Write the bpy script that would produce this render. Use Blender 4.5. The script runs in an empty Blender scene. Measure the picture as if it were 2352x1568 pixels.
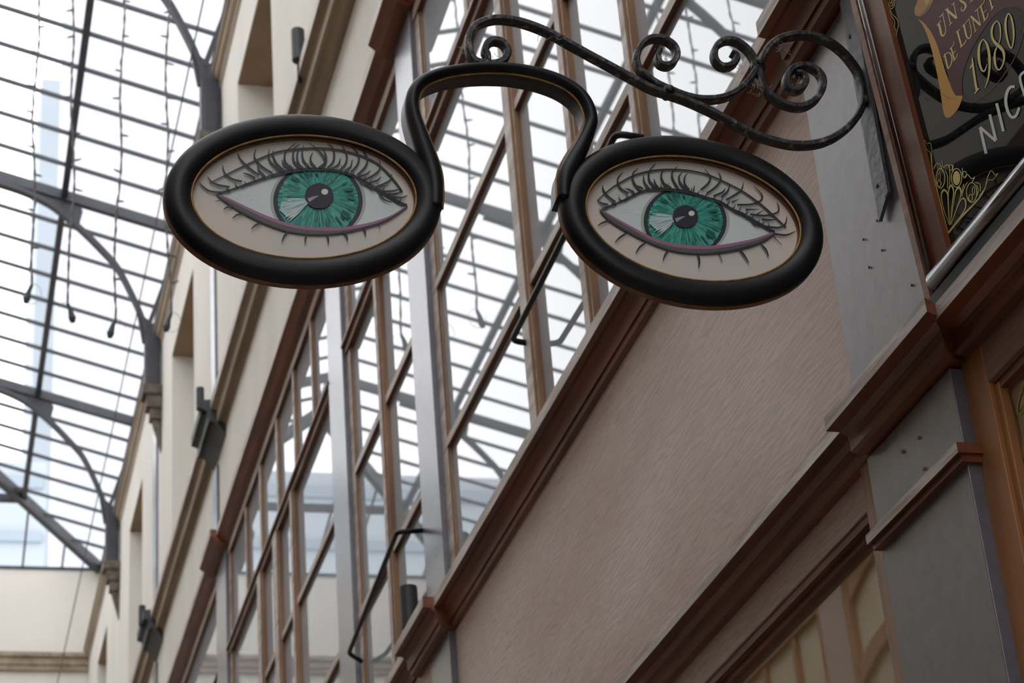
import bpy, bmesh, math, random
from mathutils import Vector, Matrix
from math import sin, cos, pi, radians
random.seed(7)
S = bpy.context.scene
COL = S.collection

# ------------------------------------------------------------------ camera
YAW, PITCH, ROLL, FPX = 0.28764338, 0.48567033, -0.08478613, 4994.0
CAM = Vector((0, 0, 1.6))
_f = Vector((sin(YAW)*cos(PITCH), cos(YAW)*cos(PITCH), sin(PITCH)))
_r = Vector((cos(YAW), -sin(YAW), 0)); _u = _r.cross(_f)
RX = cos(ROLL)*_r + sin(ROLL)*_u
RY = -sin(ROLL)*_r + cos(ROLL)*_u
cd = bpy.data.cameras.new('camera'); cam = bpy.data.objects.new('camera', cd); COL.objects.link(cam)
cd.sensor_width = 36; cd.lens = FPX/2352*36; cd.clip_start = .05; cd.clip_end = 500
cam.matrix_world = Matrix(((RX.x, RY.x, -_f.x, CAM.x), (RX.y, RY.y, -_f.y, CAM.y), (RX.z, RY.z, -_f.z, CAM.z), (0, 0, 0, 1)))
cd.dof.use_dof = True; cd.dof.focus_distance = 3.15; cd.dof.aperture_fstop = 12
S.camera = cam

# ------------------------------------------------------------------ light
w = bpy.data.worlds.new('sky'); S.world = w; w.use_nodes = True
bg = w.node_tree.nodes['Background']; bg.inputs[0].default_value = (.965, .97, 1, 1); bg.inputs[1].default_value = 2.75
S.view_settings.view_transform = 'Standard'; S.view_settings.look = 'None'
S.view_settings.gamma = 1; S.view_settings.exposure = 0.0; S.view_settings.use_curve_mapping = False
S.cycles.max_bounces = 8; S.cycles.diffuse_bounces = 4; S.cycles.glossy_bounces = 4; S.cycles.transparent_max_bounces = 16
S.cycles.caustics_reflective = False; S.cycles.caustics_refractive = False

# ------------------------------------------------------------------ geometry helpers
def ray(px, py):
    return RX*((px-1176)/FPX) - RY*((py-784)/FPX) + _f
def at(px, py, axis, v):
    d = ray(px, py); t = (v - CAM[axis])/d[axis]
    return CAM + d*t

def srgb(r, g, b, k=1.0):
    f = lambda c: ((c/255) / 12.92 if c/255 <= .04045 else ((c/255+.055)/1.055)**2.4)*k
    return (f(r), f(g), f(b), 1)

def tag(o, label=None, cat=None, group=None, kind=None):
    if label: o['label'] = label
    if cat: o['category'] = cat
    if group: o['group'] = group
    if kind: o['kind'] = kind
    return o
def empty(name, loc=(0, 0, 0), **k):
    o = bpy.data.objects.new(name, None); o.location = loc; o.empty_display_size = .05; COL.objects.link(o)
    return tag(o, **k)
def obj(name, bm, mat, parent=None, smooth=False, **k):
    me = bpy.data.meshes.new(name)
    bmesh.ops.remove_doubles(bm, verts=bm.verts, dist=1e-6)
    bmesh.ops.recalc_face_normals(bm, faces=bm.faces)
    bm.to_mesh(me); bm.free()
    for m_ in (mat if isinstance(mat, (list, tuple)) else [mat]): me.materials.append(m_)
    if smooth:
        for p in me.polygons: p.use_smooth = True
    o = bpy.data.objects.new(name, me); COL.objects.link(o)
    if parent:
        o.parent = parent
        o.matrix_parent_inverse = parent_world(parent).inverted()
    return tag(o, **k)
def parent_world(p):
    m = Matrix.Translation(p.location)
    if p.parent: m = parent_world(p.parent) @ p.matrix_parent_inverse @ m
    return m
def soften(o, w_=.002, seg=2):
    b = o.modifiers.new('bevel', 'BEVEL'); b.width = w_; b.segments = seg; b.limit_method = 'ANGLE'
    return o

def box(bm, a, b, mi=0):
    x0, y0, z0 = (min(a[i], b[i]) for i in range(3)); x1, y1, z1 = (max(a[i], b[i]) for i in range(3))
    v = [bm.verts.new(p) for p in ((x0, y0, z0), (x1, y0, z0), (x1, y1, z0), (x0, y1, z0), (x0, y0, z1), (x1, y0, z1), (x1, y1, z1), (x0, y1, z1))]
    for f in ((0, 3, 2, 1), (4, 5, 6, 7), (0, 1, 5, 4), (1, 2, 6, 5), (2, 3, 7, 6), (3, 0, 4, 7)):
        bm.faces.new([v[i] for i in f]).material_index = mi
def boxes(*L):
    bm = bmesh.new()
    for a, b in L: box(bm, a, b)
    return bm
def beam(bm, p, q, wy, wz, side=Vector((0, 1, 0))):
    p, q = Vector(p), Vector(q); d = (q-p).normalized()
    s = (side - d*side.dot(d)).normalized(); n = d.cross(s)
    vs = []
    for e in (p, q):
        for a, b in ((-1, -1), (1, -1), (1, 1), (-1, 1)):
            vs.append(bm.verts.new(e + s*(a*wy/2) + n*(b*wz/2)))
    for f in ((0, 3, 2, 1), (4, 5, 6, 7), (0, 1, 5, 4), (1, 2, 6, 5), (2, 3, 7, 6), (3, 0, 4, 7)):
        bm.faces.new([vs[i] for i in f])
def tube(bm, pts, r, n=10, cap=True):
    pts = [Vector(p) for p in pts]; rings = []; N = len(pts)
    rr = r if isinstance(r, (list, tuple)) else [r]*N
    up = None
    for i, p in enumerate(pts):
        d = (pts[min(i+1, N-1)] - pts[max(i-1, 0)]).normalized()
        if up is None:
            up = d.orthogonal().normalized()
        up = (up - d*up.dot(d)).normalized(); b = d.cross(up)
        rings.append([bm.verts.new(p + rr[i]*(cos(2*pi*k/n)*up + sin(2*pi*k/n)*b)) for k in range(n)])
    for a, b in zip(rings, rings[1:]):
        for k in range(n): bm.faces.new((a[k], a[(k+1) % n], b[(k+1) % n], b[k]))
    if cap: bm.faces.new(rings[0][::-1]); bm.faces.new(rings[-1])
def extrude_y(bm, prof, y0, y1, mitre=None):
    """closed (x, z) outline pulled along the passage; mitre(x) shifts the near end"""
    a = [bm.verts.new((x, y0 - (mitre(x) if mitre else 0), z)) for x, z in prof]
    b = [bm.verts.new((x, y1, z)) for x, z in prof]
    n = len(prof)
    for i in range(n): bm.faces.new((a[i], a[(i+1) % n], b[(i+1) % n], b[i]))
    bm.faces.new(a[::-1]); bm.faces.new(b)
def prism(bm, outline, off, mi=0):
    """closed planar outline (3-D points) given a real thickness along off"""
    off = Vector(off)
    a = [bm.verts.new(Vector(p)) for p in outline]; b = [bm.verts.new(Vector(p)+off) for p in outline]
    n = len(a)
    for i in range(n): bm.faces.new((a[i], a[(i+1) % n], b[(i+1) % n], b[i])).material_index = mi
    for f in (a[::-1], b):
        bm.faces.new(f).material_index = mi
def catmull(pts, sub=6, closed=False):
    P = [tuple(p) for p in pts]; n = len(P)
    if n < 3: return [tuple(p) for p in P]
    out = []
    rng = range(n) if closed else range(n-1)
    for i in rng:
        if closed: p0, p1, p2, p3 = P[i-1], P[i], P[(i+1) % n], P[(i+2) % n]
        else: p0, p1, p2, p3 = P[max(i-1, 0)], P[i], P[i+1], P[min(i+2, n-1)]
        for s in range(sub):
            t = s/sub
            out.append(tuple(.5*((2*b) + (-a+c)*t + (2*a-5*b+4*c-d)*t*t + (-a+3*b-3*c+d)*t**3) for a, b, c, d in zip(p0, p1, p2, p3)))
    if not closed: out.append(P[-1])
    return out

# ------------------------------------------------------------------ materials
def mat(name, color, rough=.6, metal=0, spec=.5, vary=None, scale=6, stretch=(1, 1, 1), bump=0, detail=6, coat=0, lo=.35, hi=.65, fine=None):
    m = bpy.data.materials.new(name); m.use_nodes = True; nt = m.node_tree; N = nt.nodes; L = nt.links
    b = N['Principled BSDF']; b.inputs['Roughness'].default_value = rough; b.inputs['Metallic'].default_value = metal
    b.inputs['Specular IOR Level'].default_value = spec; b.inputs['Base Color'].default_value = color
    b.inputs['Coat Weight'].default_value = coat; b.inputs['Coat Roughness'].default_value = .2
    tc = N.new('ShaderNodeTexCoord'); mp = N.new('ShaderNodeMapping'); L.new(tc.outputs['Object'], mp.inputs[0])
    mp.inputs['Scale'].default_value = stretch
    no = N.new('ShaderNodeTexNoise'); no.inputs['Scale'].default_value = scale; no.inputs['Detail'].default_value = detail
    L.new(mp.outputs[0], no.inputs['Vector'])
    if vary:
        rp = N.new('ShaderNodeValToRGB'); rp.color_ramp.elements[0].position = lo; rp.color_ramp.elements[1].position = hi
        rp.color_ramp.elements[0].color = color; rp.color_ramp.elements[1].color = vary
        L.new(no.outputs['Fac'], rp.inputs[0]); out = rp.outputs[0]
        if fine:
            n2 = N.new('ShaderNodeTexNoise'); n2.inputs['Scale'].default_value = fine[0]; n2.inputs['Detail'].default_value = 8
            mp2 = N.new('ShaderNodeMapping'); mp2.inputs['Scale'].default_value = fine[1]
            L.new(tc.outputs['Object'], mp2.inputs[0]); L.new(mp2.outputs[0], n2.inputs['Vector'])
            mr = N.new('ShaderNodeMapRange'); mr.inputs[1].default_value = .35; mr.inputs[2].default_value = .65
            mr.inputs[3].default_value = fine[2]; mr.inputs[4].default_value = 1.0
            L.new(n2.outputs['Fac'], mr.inputs[0])
            mx = N.new('ShaderNodeMix'); mx.data_type = 'RGBA'; mx.blend_type = 'MULTIPLY'; mx.inputs[0].default_value = 1
            L.new(out, mx.inputs[6]); L.new(mr.outputs[0], mx.inputs[7]); out = mx.outputs[2]
        L.new(out, b.inputs['Base Color'])
    if bump:
        bp = N.new('ShaderNodeBump'); bp.inputs['Strength'].default_value = bump; bp.inputs['Distance'].default_value = .01
        L.new(no.outputs['Fac'], bp.inputs['Height']); L.new(bp.outputs[0], b.inputs['Normal'])
    return m
def grain_panel(name, c1, c2):
    m = mat(name, c1, .52, vary=c2, scale=2.6, stretch=(1, .5, 1.4)); nt = m.node_tree; N = nt.nodes; L = nt.links
    b = N['Principled BSDF']; src = b.inputs['Base Color'].links[0].from_socket
    tc = next(n for n in N if n.type == 'TEX_COORD')
    def mult(src, fac, lo):
        mr = N.new('ShaderNodeMapRange'); mr.inputs[3].default_value = lo; mr.inputs[4].default_value = 1; mr.inputs[1].default_value = .25; mr.inputs[2].default_value = .6
        L.new(fac, mr.inputs[0]); mx = N.new('ShaderNodeMix'); mx.data_type = 'RGBA'; mx.blend_type = 'MULTIPLY'; mx.inputs[0].default_value = 1
        L.new(src, mx.inputs[6]); L.new(mr.outputs[0], mx.inputs[7]); return mx.outputs[2]
    mp = N.new('ShaderNodeMapping'); mp.inputs['Scale'].default_value = (1, .22, 1); L.new(tc.outputs['Object'], mp.inputs[0])
    wv = N.new('ShaderNodeTexWave'); wv.wave_type = 'BANDS'; wv.bands_direction = 'Z'; wv.inputs['Scale'].default_value = 26
    wv.inputs['Distortion'].default_value = 16; wv.inputs['Detail'].default_value = 2.5; wv.inputs['Detail Scale'].default_value = .9; wv.inputs['Detail Roughness'].default_value = .45
    L.new(mp.outputs[0], wv.inputs['Vector']); out = mult(src, wv.outputs['Fac'], .89)
    mp2 = N.new('ShaderNodeMapping'); mp2.inputs['Scale'].default_value = (1, .06, 1); L.new(tc.outputs['Object'], mp2.inputs[0])
    n2 = N.new('ShaderNodeTexNoise'); n2.inputs['Scale'].default_value = 320; n2.inputs['Detail'].default_value = 4; L.new(mp2.outputs[0], n2.inputs['Vector'])
    out = mult(out, n2.outputs['Fac'], .74); L.new(out, b.inputs['Base Color']); return m
def pane_mat(name, color, ior, rough=0.0):
    """window pane: Fresnel reflection over what stands right behind the glass"""
    m = bpy.data.materials.new(name); m.use_nodes = True; nt = m.node_tree; N = nt.nodes; L = nt.links
    N.remove(N['Principled BSDF']); d = N.new('ShaderNodeBsdfDiffuse'); d.inputs[0].default_value = color
    g = N.new('ShaderNodeBsdfGlossy'); g.inputs['Roughness'].default_value = rough; g.inputs[0].default_value = (1, 1, 1, 1)
    f = N.new('ShaderNodeFresnel'); f.inputs[0].default_value = ior
    mx = N.new('ShaderNodeMixShader'); L.new(f.outputs[0], mx.inputs[0]); L.new(d.outputs[0], mx.inputs[1]); L.new(g.outputs[0], mx.inputs[2])
    L.new(mx.outputs[0], N['Material Output'].inputs[0])
    return m
def roof_glass(name, tint, milk):
    m = bpy.data.materials.new(name); m.use_nodes = True; nt = m.node_tree; N = nt.nodes; L = nt.links
    N.remove(N['Principled BSDF']); t = N.new('ShaderNodeBsdfTransparent'); t.inputs[0].default_value = tint
    d = N.new('ShaderNodeBsdfTranslucent'); d.inputs[0].default_value = (.9, .92, .95, 1)
    mx = N.new('ShaderNodeMixShader'); mx.inputs[0].default_value = milk
    L.new(t.outputs[0], mx.inputs[1]); L.new(d.outputs[0], mx.inputs[2]); L.new(mx.outputs[0], N['Material Output'].inputs[0])
    return m

YST = (1, .12, 1)      # grain running along the passage
ZST = (1, 1, .10)      # grain running upright
M = dict(
    mahog=mat('dark_varnished_wood', srgb(128, 72, 48), .4, vary=srgb(92, 48, 32), scale=22, stretch=YST, bump=.08, spec=.5),
    polished=mat('polished_dark_wood', srgb(70, 42, 34), .14, vary=srgb(50, 30, 26), scale=24, stretch=YST, spec=.8, coat=.7),
    mahog_v=mat('red_brown_varnished_wood', srgb(112, 64, 38), .28, vary=srgb(88, 46, 28), scale=22, stretch=ZST, bump=.05),
    wornlit=mat('dusty_skylit_edge', srgb(208, 200, 194), .5, vary=srgb(160, 144, 134), scale=30, stretch=YST, bump=.4),  # dust and wear, plus skylight painted in as a pale tone
    oak_v=mat('weathered_oak_upright', srgb(150, 116, 82), .42, vary=srgb(118, 84, 60), scale=30, stretch=ZST, bump=.08),
    oak_y=mat('weathered_oak_rail', srgb(136, 104, 84), .42, vary=srgb(104, 76, 60), scale=30, stretch=YST, bump=.08),
    orange=mat('orange_brown_wood', srgb(176, 122, 76), .42, vary=srgb(150, 98, 60), scale=26, stretch=ZST, bump=.06),
    panel=grain_panel('bleached_wood_panel', srgb(214, 198, 188), srgb(196, 173, 160)),
    board=mat('pinkish_wood_board', srgb(170, 136, 116), .5, vary=srgb(146, 112, 94), scale=40, stretch=YST, fine=(90, (1, .08, 1), .7)),
    trimoak=mat('pale_oak_strip', srgb(176, 146, 124), .5, vary=srgb(150, 116, 96), scale=40, stretch=ZST),
    grey=mat('grey_painted_metal', srgb(104, 104, 113), .35, vary=srgb(95, 95, 104), scale=30, bump=.03, coat=.6, spec=.7, fine=(160, (1, 1, .35), .9)),
    cream=mat('cream_render', srgb(225, 222, 215), .85, vary=srgb(217, 213, 204), scale=2.2, stretch=(1, 1, .5), bump=.05),
    taupe=mat('taupe_stone_moulding', srgb(166, 150, 130), .8, vary=srgb(138, 122, 104), scale=12, stretch=YST),
    iron=mat('dark_painted_iron', srgb(60, 61, 67), .55, vary=srgb(48, 49, 55), scale=8),
    corbel=mat('dark_stone_corbel', srgb(112, 102, 90), .8, vary=srgb(80, 72, 62), scale=20),
    soffit_shade=mat('shade_brown_soffit', srgb(150, 126, 100), .8, vary=srgb(138, 114, 90), scale=3),  # brown stands in for the shade under the niche heads
    iron2=mat('charcoal_metal', srgb(66, 70, 74), .5, vary=srgb(50, 54, 58), scale=10),
    strap=mat('grey_iron_strap', srgb(120, 124, 136), .5, vary=srgb(96, 100, 110), scale=60, bump=.2),
    black=mat('satin_black_paint', srgb(20, 20, 23), .42, vary=srgb(32, 32, 35), scale=9, bump=.12, lo=.45, hi=.75, spec=.28),
    wrought=mat('dusty_wrought_iron', srgb(36, 33, 34), .5, vary=srgb(128, 120, 112), scale=60, lo=.57, hi=.70, bump=.5),
    gold=mat('worn_gold_paint', srgb(176, 138, 70), .5, vary=srgb(140, 98, 46), scale=60),
    brownedge=mat('brown_board_edge', srgb(140, 92, 56), .5, vary=srgb(104, 62, 38), scale=40),
    web=mat('grey_cobweb', srgb(170, 166, 160), .9),
    lampblack=mat('black_lamp_metal', srgb(46, 50, 52), .45, vary=srgb(38, 41, 44), scale=20),
    cable=mat('grey_cable', srgb(104, 102, 98), .6, vary=srgb(80, 78, 76), scale=30),
    darkplug=mat('dark_plug_plastic', srgb(44, 50, 52), .5),
    floor=mat('stone_floor', srgb(170, 164, 152), .5, vary=srgb(140, 134, 122), scale=3),
    inner=mat('dark_interior', srgb(60, 52, 46), .9),
    facade=mat('pale_facade', srgb(186, 187, 190), .9, vary=srgb(178, 179, 184), scale=.3),
    bluefac=mat('pale_blue_facade', srgb(160, 168, 174), .8, vary=srgb(150, 159, 167), scale=.2),
    bluewin=mat('blue_grey_window_band', srgb(132, 144, 154), .6),
    pane=pane_mat('window_glass', srgb(172, 180, 188), 2.45),
    pane_low=pane_mat('shop_glass', srgb(152, 130, 104), 3.0),
    pane_black=pane_mat('black_sign_glass', srgb(24, 24, 24), 1.36),
    roofglass=roof_glass('clear_roof_glass', (.97, .975, .98, 1), .02),
    curtain=mat('pale_blind', srgb(222, 216, 190), .9, vary=srgb(210, 202, 176), scale=3),
)

# ------------------------------------------------------------------ main planes
XG, XF, XP, XW = 1.431, 1.42, 1.40, 1.40     # glass, fascia, post faces, upper wall
LW = -2.0; YE = 19.26; RIDGE = (-.3, 10.054); EAVE = 9.55; YH = 16.8
NICHES = [(2.17, 3.28), (5.22, 6.33), (8.27, 9.38), (11.31, 12.45), (14.33, 15.30), (17.25, 18.2)]

# room shell
obj('floor', boxes(((LW-.3, -14, -.1), (1.8, YE+.3, 0))), M['floor'], kind='structure')
bm = bmesh.new()
box(bm, (XW, -14, 5.93), (1.75, YE, 6.62))
box(bm, (XW, -14, 8.22), (1.75, YE, 8.74)); box(bm, (1.5, -14, 8.74), (1.75, YE, EAVE-.02))
ys = [-14] + [v for n in NICHES for v in n] + [YE]
for a, b in zip(ys[0::2], ys[1::2]): box(bm, (XW, a, 6.62), (1.75, b, 8.22))
for a, b in NICHES: box(bm, (1.66, a, 6.62), (1.75, b, 8.22))
obj('wall_right', bm, M['cream'], kind='structure')
bm = bmesh.new()
for a, b in NICHES: box(bm, (1.402, a+.002, 8.212), (1.66, b-.002, 8.22))
obj('wall_right_soffit_shade', bm, M['soffit_shade'], kind='structure')  # thin sheets added to colour the niche undersides as shaded
obj('wall_right_lower', boxes(((1.5, -14, 0), (1.75, YE, 5.93))), M['inner'], kind='structure')
obj('wall_end', boxes(((LW-.1, YE, 0), (1.75, YE+.3, 9.51))), M['cream'], kind='structure')

def kz(L): return [(x, 1.6+x*k) for x, k in L]
def moulding(name, prof, back, segs, material, edge=None, ne=2):
    """prof: visible profile from top front to bottom; segs: (y0, y1, shift, mitre)"""
    bm = bmesh.new()
    for y0, y1, sh, mi in segs:
        P = [(back, prof[0][1])] + [(x+sh, z) for x, z in prof] + [(back, prof[-1][1])]
        extrude_y(bm, P, y0, y1, (lambda x, b=XF, s=sh: max(0, (b-x))) if mi else None)
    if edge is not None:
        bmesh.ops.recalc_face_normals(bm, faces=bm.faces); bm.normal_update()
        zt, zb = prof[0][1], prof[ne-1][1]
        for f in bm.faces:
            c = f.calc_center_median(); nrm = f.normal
            if abs(nrm.x) > .9 and zb-.001 < c.z < zt+.001 and c.x < back-.01: f.material_index = 1  # front fillet coloured pale: dusty wear and painted skylight
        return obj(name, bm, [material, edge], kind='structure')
    return obj(name, bm, material, kind='structure')

CORN = kz([(1.36, 1.067), (1.36, 1.050), (1.378, 1.036), (1.384, 1.031), (1.395, 1.018), (1.397, 1.010), (1.397, .998), (1.405, .990), (1.42, .978)])
moulding('trim_1', CORN, 1.46, [(2.83, 14, 0, 0), (-2, 2.50, 0, 0)], M['mahog'], M['wornlit'])
moulding('trim_2', CORN, 1.46, [(2.527, 2.832, -.024, 1)], M['mahog'], M['wornlit'])
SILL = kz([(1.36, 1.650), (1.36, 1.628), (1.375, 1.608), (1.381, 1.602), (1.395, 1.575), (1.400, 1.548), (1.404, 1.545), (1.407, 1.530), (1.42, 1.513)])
moulding('trim_3', SILL, 1.47, [(2.87, 5.60, 0, 0), (5.99, 6.90, 0, 0), (7.30, 13, 0, 0)], M['mahog'], M['wornlit'])
moulding('trim_4', SILL, 1.47, [(-2, 2.872, -.016, 0), (5.59, 5.992, -.032, 0), (6.89, 7.302, -.032, 0)], M['mahog'], M['wornlit'])
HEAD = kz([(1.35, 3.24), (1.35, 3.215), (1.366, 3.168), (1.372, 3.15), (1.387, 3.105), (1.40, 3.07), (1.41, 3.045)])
moulding('trim_5', HEAD, 1.47, [(-2, 5.57, 0, 0), (5.87, 6.90, 0, 0), (7.26, 10.06, 0, 0), (10.5, 19.2, 0, 0)], M['mahog'], M['wornlit'])
moulding('trim_6', HEAD, 1.47, [(5.57, 5.872, -.03, 0), (6.90, 7.262, -.03, 0), (10.06, 10.502, -.03, 0), (13.1, 13.5, -.03, 0)], M['mahog'], M['wornlit'])
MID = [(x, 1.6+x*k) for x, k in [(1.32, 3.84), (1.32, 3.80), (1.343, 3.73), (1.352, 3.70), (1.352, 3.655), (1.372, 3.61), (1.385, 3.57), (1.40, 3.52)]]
moulding('trim_7', MID, 1.42, [(7.38, 10.0, 0, 0), (10.46, 12.95, 0, 0), (13.38, 19.2, 0, 0)], M['taupe'], M['wornlit'])
moulding('trim_8', MID, 1.42, [(-2, 7.382, -.03, 0)], M['taupe'], M['wornlit'])
TOPM = [(1.345, 8.72), (1.345, 8.70), (1.36, 8.69), (1.366, 8.66), (1.385, 8.645), (1.39, 8.62), (1.402, 8.60)]
moulding('trim_9', TOPM, 1.52, [(-2, 9.97, 0, 0), (10.07, 13.02, 0, 0), (13.12, 16.07, 0, 0), (16.17, 19.2, 0, 0)], M['taupe'])
# same courses on the end wall
bm = bmesh.new()
for a, b in (((LW, 19.18, 8.64), (1.40, YE, 8.68)), ((LW, 19.205, 8.57), (1.40, YE, 8.64)), ((LW, 19.22, 8.52), (1.40, YE, 8.57))): box(bm, a, b)
obj('trim_10', bm, M['taupe'], kind='structure')

# fascia and frieze of the bay between the pilasters
soften(obj('trim_11', boxes(((XF, 2.877, 3.0), (1.47, 5.60, 3.76))), M['panel'], kind='structure'), .001)
obj('trim_20', boxes(((1.43, -2, 3.0), (1.47, 2.50, 3.76))), M['panel'], kind='structure')
obj('trim_12', boxes(((XF, 2.888, 2.928), (1.47, 5.60, 3.0))), M['panel'], kind='structure')
bm = boxes(((1.424, 2.888, 2.912), (1.45, 5.60, 2.929)), ((1.436, 2.888, 2.898), (1.452, 5.60, 2.913)))
obj('trim_13', bm, M['mahog'], kind='structure')
soften(obj('trim_14', boxes(((1.41, 2.838, .3), (1.46, 2.888, 2.992))), M['trimoak'], kind='structure'), .0015)
obj('trim_15', boxes(((1.405, 5.835, 2.6), (1.47, 19, 3.76))), M['panel'], kind='structure')

# ------------------------------------------------------------------ pilasters (things)
def pilaster(label, y0, y1, x, z0, z1, back=1.499, more=None):
    r = empty('pilaster', (x, (y0+y1)/2, z0), label=label, cat='pilaster')
    soften(obj('shaft', boxes(((x, y0, z0), (back, y1, z1))), M['grey'], r), .0015)
    if more: soften(obj('shaft', boxes(((x, y0, more[0]), (back, y1, more[1]))), M['grey'], r), .0015)
    return r
pl = pilaster('grey painted flat pilaster that carries the scrolled iron bracket', 2.50, 2.877, 1.415, 3.052, 3.745)
for (px, py) in ((2015, 507), (1984, 550), (2027, 575), (1997, 614), (2095, 655)):
    p = at(px, py, 0, 1.414); bm = bmesh.new()
    tube(bm, [p, p+Vector((-.002, 0, 0))], .0022, 8); obj('nail_head', bm, M['iron'], pl)
pl = pilaster('dark grey pilaster below the cornice with a thin wooden band', 2.527, 2.838, 1.40, .3, 2.985)
mb = obj('band_moulding', boxes(((1.381, 2.512, 2.843), (1.42, 2.846, 2.859)), ((1.388, 2.518, 2.832), (1.42, 2.842, 2.843))), [M['mahog'], M['wornlit']], pl)
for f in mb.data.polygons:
    if f.normal.x < -.9 and f.center.z > 2.843: f.material_index = 1  # passage-facing edge of the band gets the painted skylight tone
for (px, py) in ((2074, 1037), (2111, 1005), (2123, 1076)):
    p = at(px, py, 0, 1.4); bm = bmesh.new(); tube(bm, [p, p+Vector((-.003, 0, 0))], .003, 8); obj('nail_head', bm, M['trimoak'], pl)
pilaster('grey metal post right behind the left eye, with a black rail fixed to it', 5.60, 5.835, XP, 2.6, 5.92)
pilaster('middle grey metal post of the upper windows, below the left eye', 6.936, 7.217, XP, 3.0, 5.92)
pilaster('farthest grey metal post of the upper windows, under the stepped brown moulding', 10.10, 10.46, XP, 3.0, 5.92)
pilaster('thin grey pilaster strip on the cream wall above the brown window head', 10.29, 10.45, 1.386, 6.69, 8.595, 1.3995, (5.99, 6.44))
pilaster('farthest thin grey pilaster strip on the cream wall, near the end wall', 13.27, 13.47, 1.386, 6.69, 8.595, 1.3995, (5.99, 6.44))

# ------------------------------------------------------------------ upper windows
def glazed_bay(name, y0, y1, ylist, wide=(), thin_top=(), rails=True):
    r = empty(name, (XG, (y0+y1)/2, 3.84), kind='structure')
    obj('pane', boxes(((XG, y0-.01, 3.80), (XG+.008, y1+.01, 5.92))), M['pane'], r)
    def upright(a, b, z0, z1, nm='mullion', x=1.404):
        bm = bmesh.new()
        box(bm, (x, a+.004, z0), (XG+.003, b, z1)); box(bm, (x+.008, a-.002, z0), (XG+.003, a+.004, z1))
        o = obj(nm, bm, [M['oak_v'], M['wornlit']], r)
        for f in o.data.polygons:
            if f.normal.x < -.9: f.material_index = 1  # upright fronts coloured pale as if catching skylight
        soften(o, .002); return o
    upright(y0-.01, y0+.022, 3.8, 5.93, 'window_frame', 1.418); upright(y1-.06, y1+.01, 3.8, 5.93, 'window_frame', 1.418)
    for a, b in ylist: upright(a, b, 3.82, 5.33)
    for a, b in wide: upright(a, b, 3.82, 5.33)
    for a, b in thin_top: upright(a, b, 5.36, 5.90, 'mullion', 1.415)
    # head rail, transom, glazing bars
    def rail(nm, L):
        bm = bmesh.new()
        for (xa, za, zb) in L: box(bm, (xa, y0, za), (XG+.003, y1, zb))
        o = obj(nm, bm, [M['mahog'], M['wornlit']], r)
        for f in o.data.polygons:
            if f.normal.x < -.9: f.material_index = 1  # rail fronts carry the same painted skylight, undersides stay dark
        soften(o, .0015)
    rail('head_rail', [(1.412, 5.85, 5.905)])
    rail('transom', [(1.395, 5.350, 5.361), (1.410, 5.326, 5.350)])
    rail('glazing_bar', [(1.417, 4.820, 4.850)]); rail('glazing_bar', [(1.417, 4.290, 4.319)])
    return r
glazed_bay('window_13', -1.2, 2.44, [(.0, .05), (.8, .85), (1.6, 1.65)])
glazed_bay('window_1', 2.88, 5.60, [(3.664, 3.70), (4.108, 4.151), (4.586, 4.650)], thin_top=[(4.95, 4.99)])
glazed_bay('window_2', 5.835, 6.936, [(6.33, 6.376)])
glazed_bay('window_3', 7.217, 10.10, [(8.14, 8.19)], wide=[(8.55, 8.66), (9.02, 9.12)],
           thin_top=[(7.62, 7.66), (8.06, 8.105), (8.52, 8.57), (9.01, 9.06), (9.48, 9.52)])
glazed_bay('window_4', 10.46, 13.1, [(10.72, 10.76), (11.18, 11.22), (11.62, 11.66), (12.1, 12.14)], thin_top=[])

obj('trim_21', boxes(((1.405, 2.50, 3.86), (1.47, 2.877, 5.92))), M['grey'], kind='structure')
obj('trim_22', boxes(((1.41, 13.1, 3.0), (1.47, 19.2, 5.92))), M['panel'], kind='structure')
# ------------------------------------------------------------------ lower shop windows
obj('window_5', boxes(((1.45, 2.80, .4), (1.458, 5.62, 2.93))), M['pane_low'], kind='structure')
# neighbouring shopfront on the right: stile, board and glass with painted lettering
bm = boxes(((1.42, 2.462, .3), (1.46, 2.529, 3.0)), ((1.428, 2.448, .3), (1.46, 2.464, 2.925)))
soften(obj('trim_16', bm, M['orange'], kind='structure'), .002)
soften(obj('trim_17', boxes(((1.421, .8, 2.93), (1.46, 2.462, 3.02))), M['board'], kind='structure'), .001)
obj('trim_18', boxes(((1.430, .8, 2.915), (1.455, 2.455, 2.931))), M['mahog'], kind='structure')

# ------------------------------------------------------------------ roof
def roofz(x): return EAVE + .28*(1.8 - abs(x-RIDGE[0]))
ceil = empty('ceiling', (RIDGE[0], 9, RIDGE[1]), kind='structure')
def hip_y(x): return YE - (YE-YH)/1.8*(1.8-abs(x-RIDGE[0]))
def hbar(pts, name, wy, wz, material=M['iron'], side=Vector((0, 1, 0))):
    bm = bmesh.new(); beam(bm, pts[0], pts[1], wy, wz, side); return obj(name, bm, material, ceil)
bm = bmesh.new()
A, B, Cc = (1.5, EAVE), RIDGE, (-2.1, EAVE)
o_ = .03
def quad(bm, pts): bm.faces.new([bm.verts.new(p) for p in pts])
quad(bm, [(1.5, -14, EAVE+o_), (1.5, YE, EAVE+o_), (-.3, YH, RIDGE[1]+o_), (-.3, -14, RIDGE[1]+o_)])
quad(bm, [(-2.1, -14, EAVE+o_), (-2.1, YE, EAVE+o_), (-.3, YH, RIDGE[1]+o_), (-.3, -14, RIDGE[1]+o_)])
quad(bm, [(1.5, YE, EAVE+o_), (-2.1, YE, EAVE+o_), (-.3, YH, RIDGE[1]+o_)])
obj('roof_pane', bm, M['roofglass'], ceil)
TR = [10.02-3.05*2, 10.02-3.05, 10.02, 13.07, 16.12]
y = 13.07 - .3815*29
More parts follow.
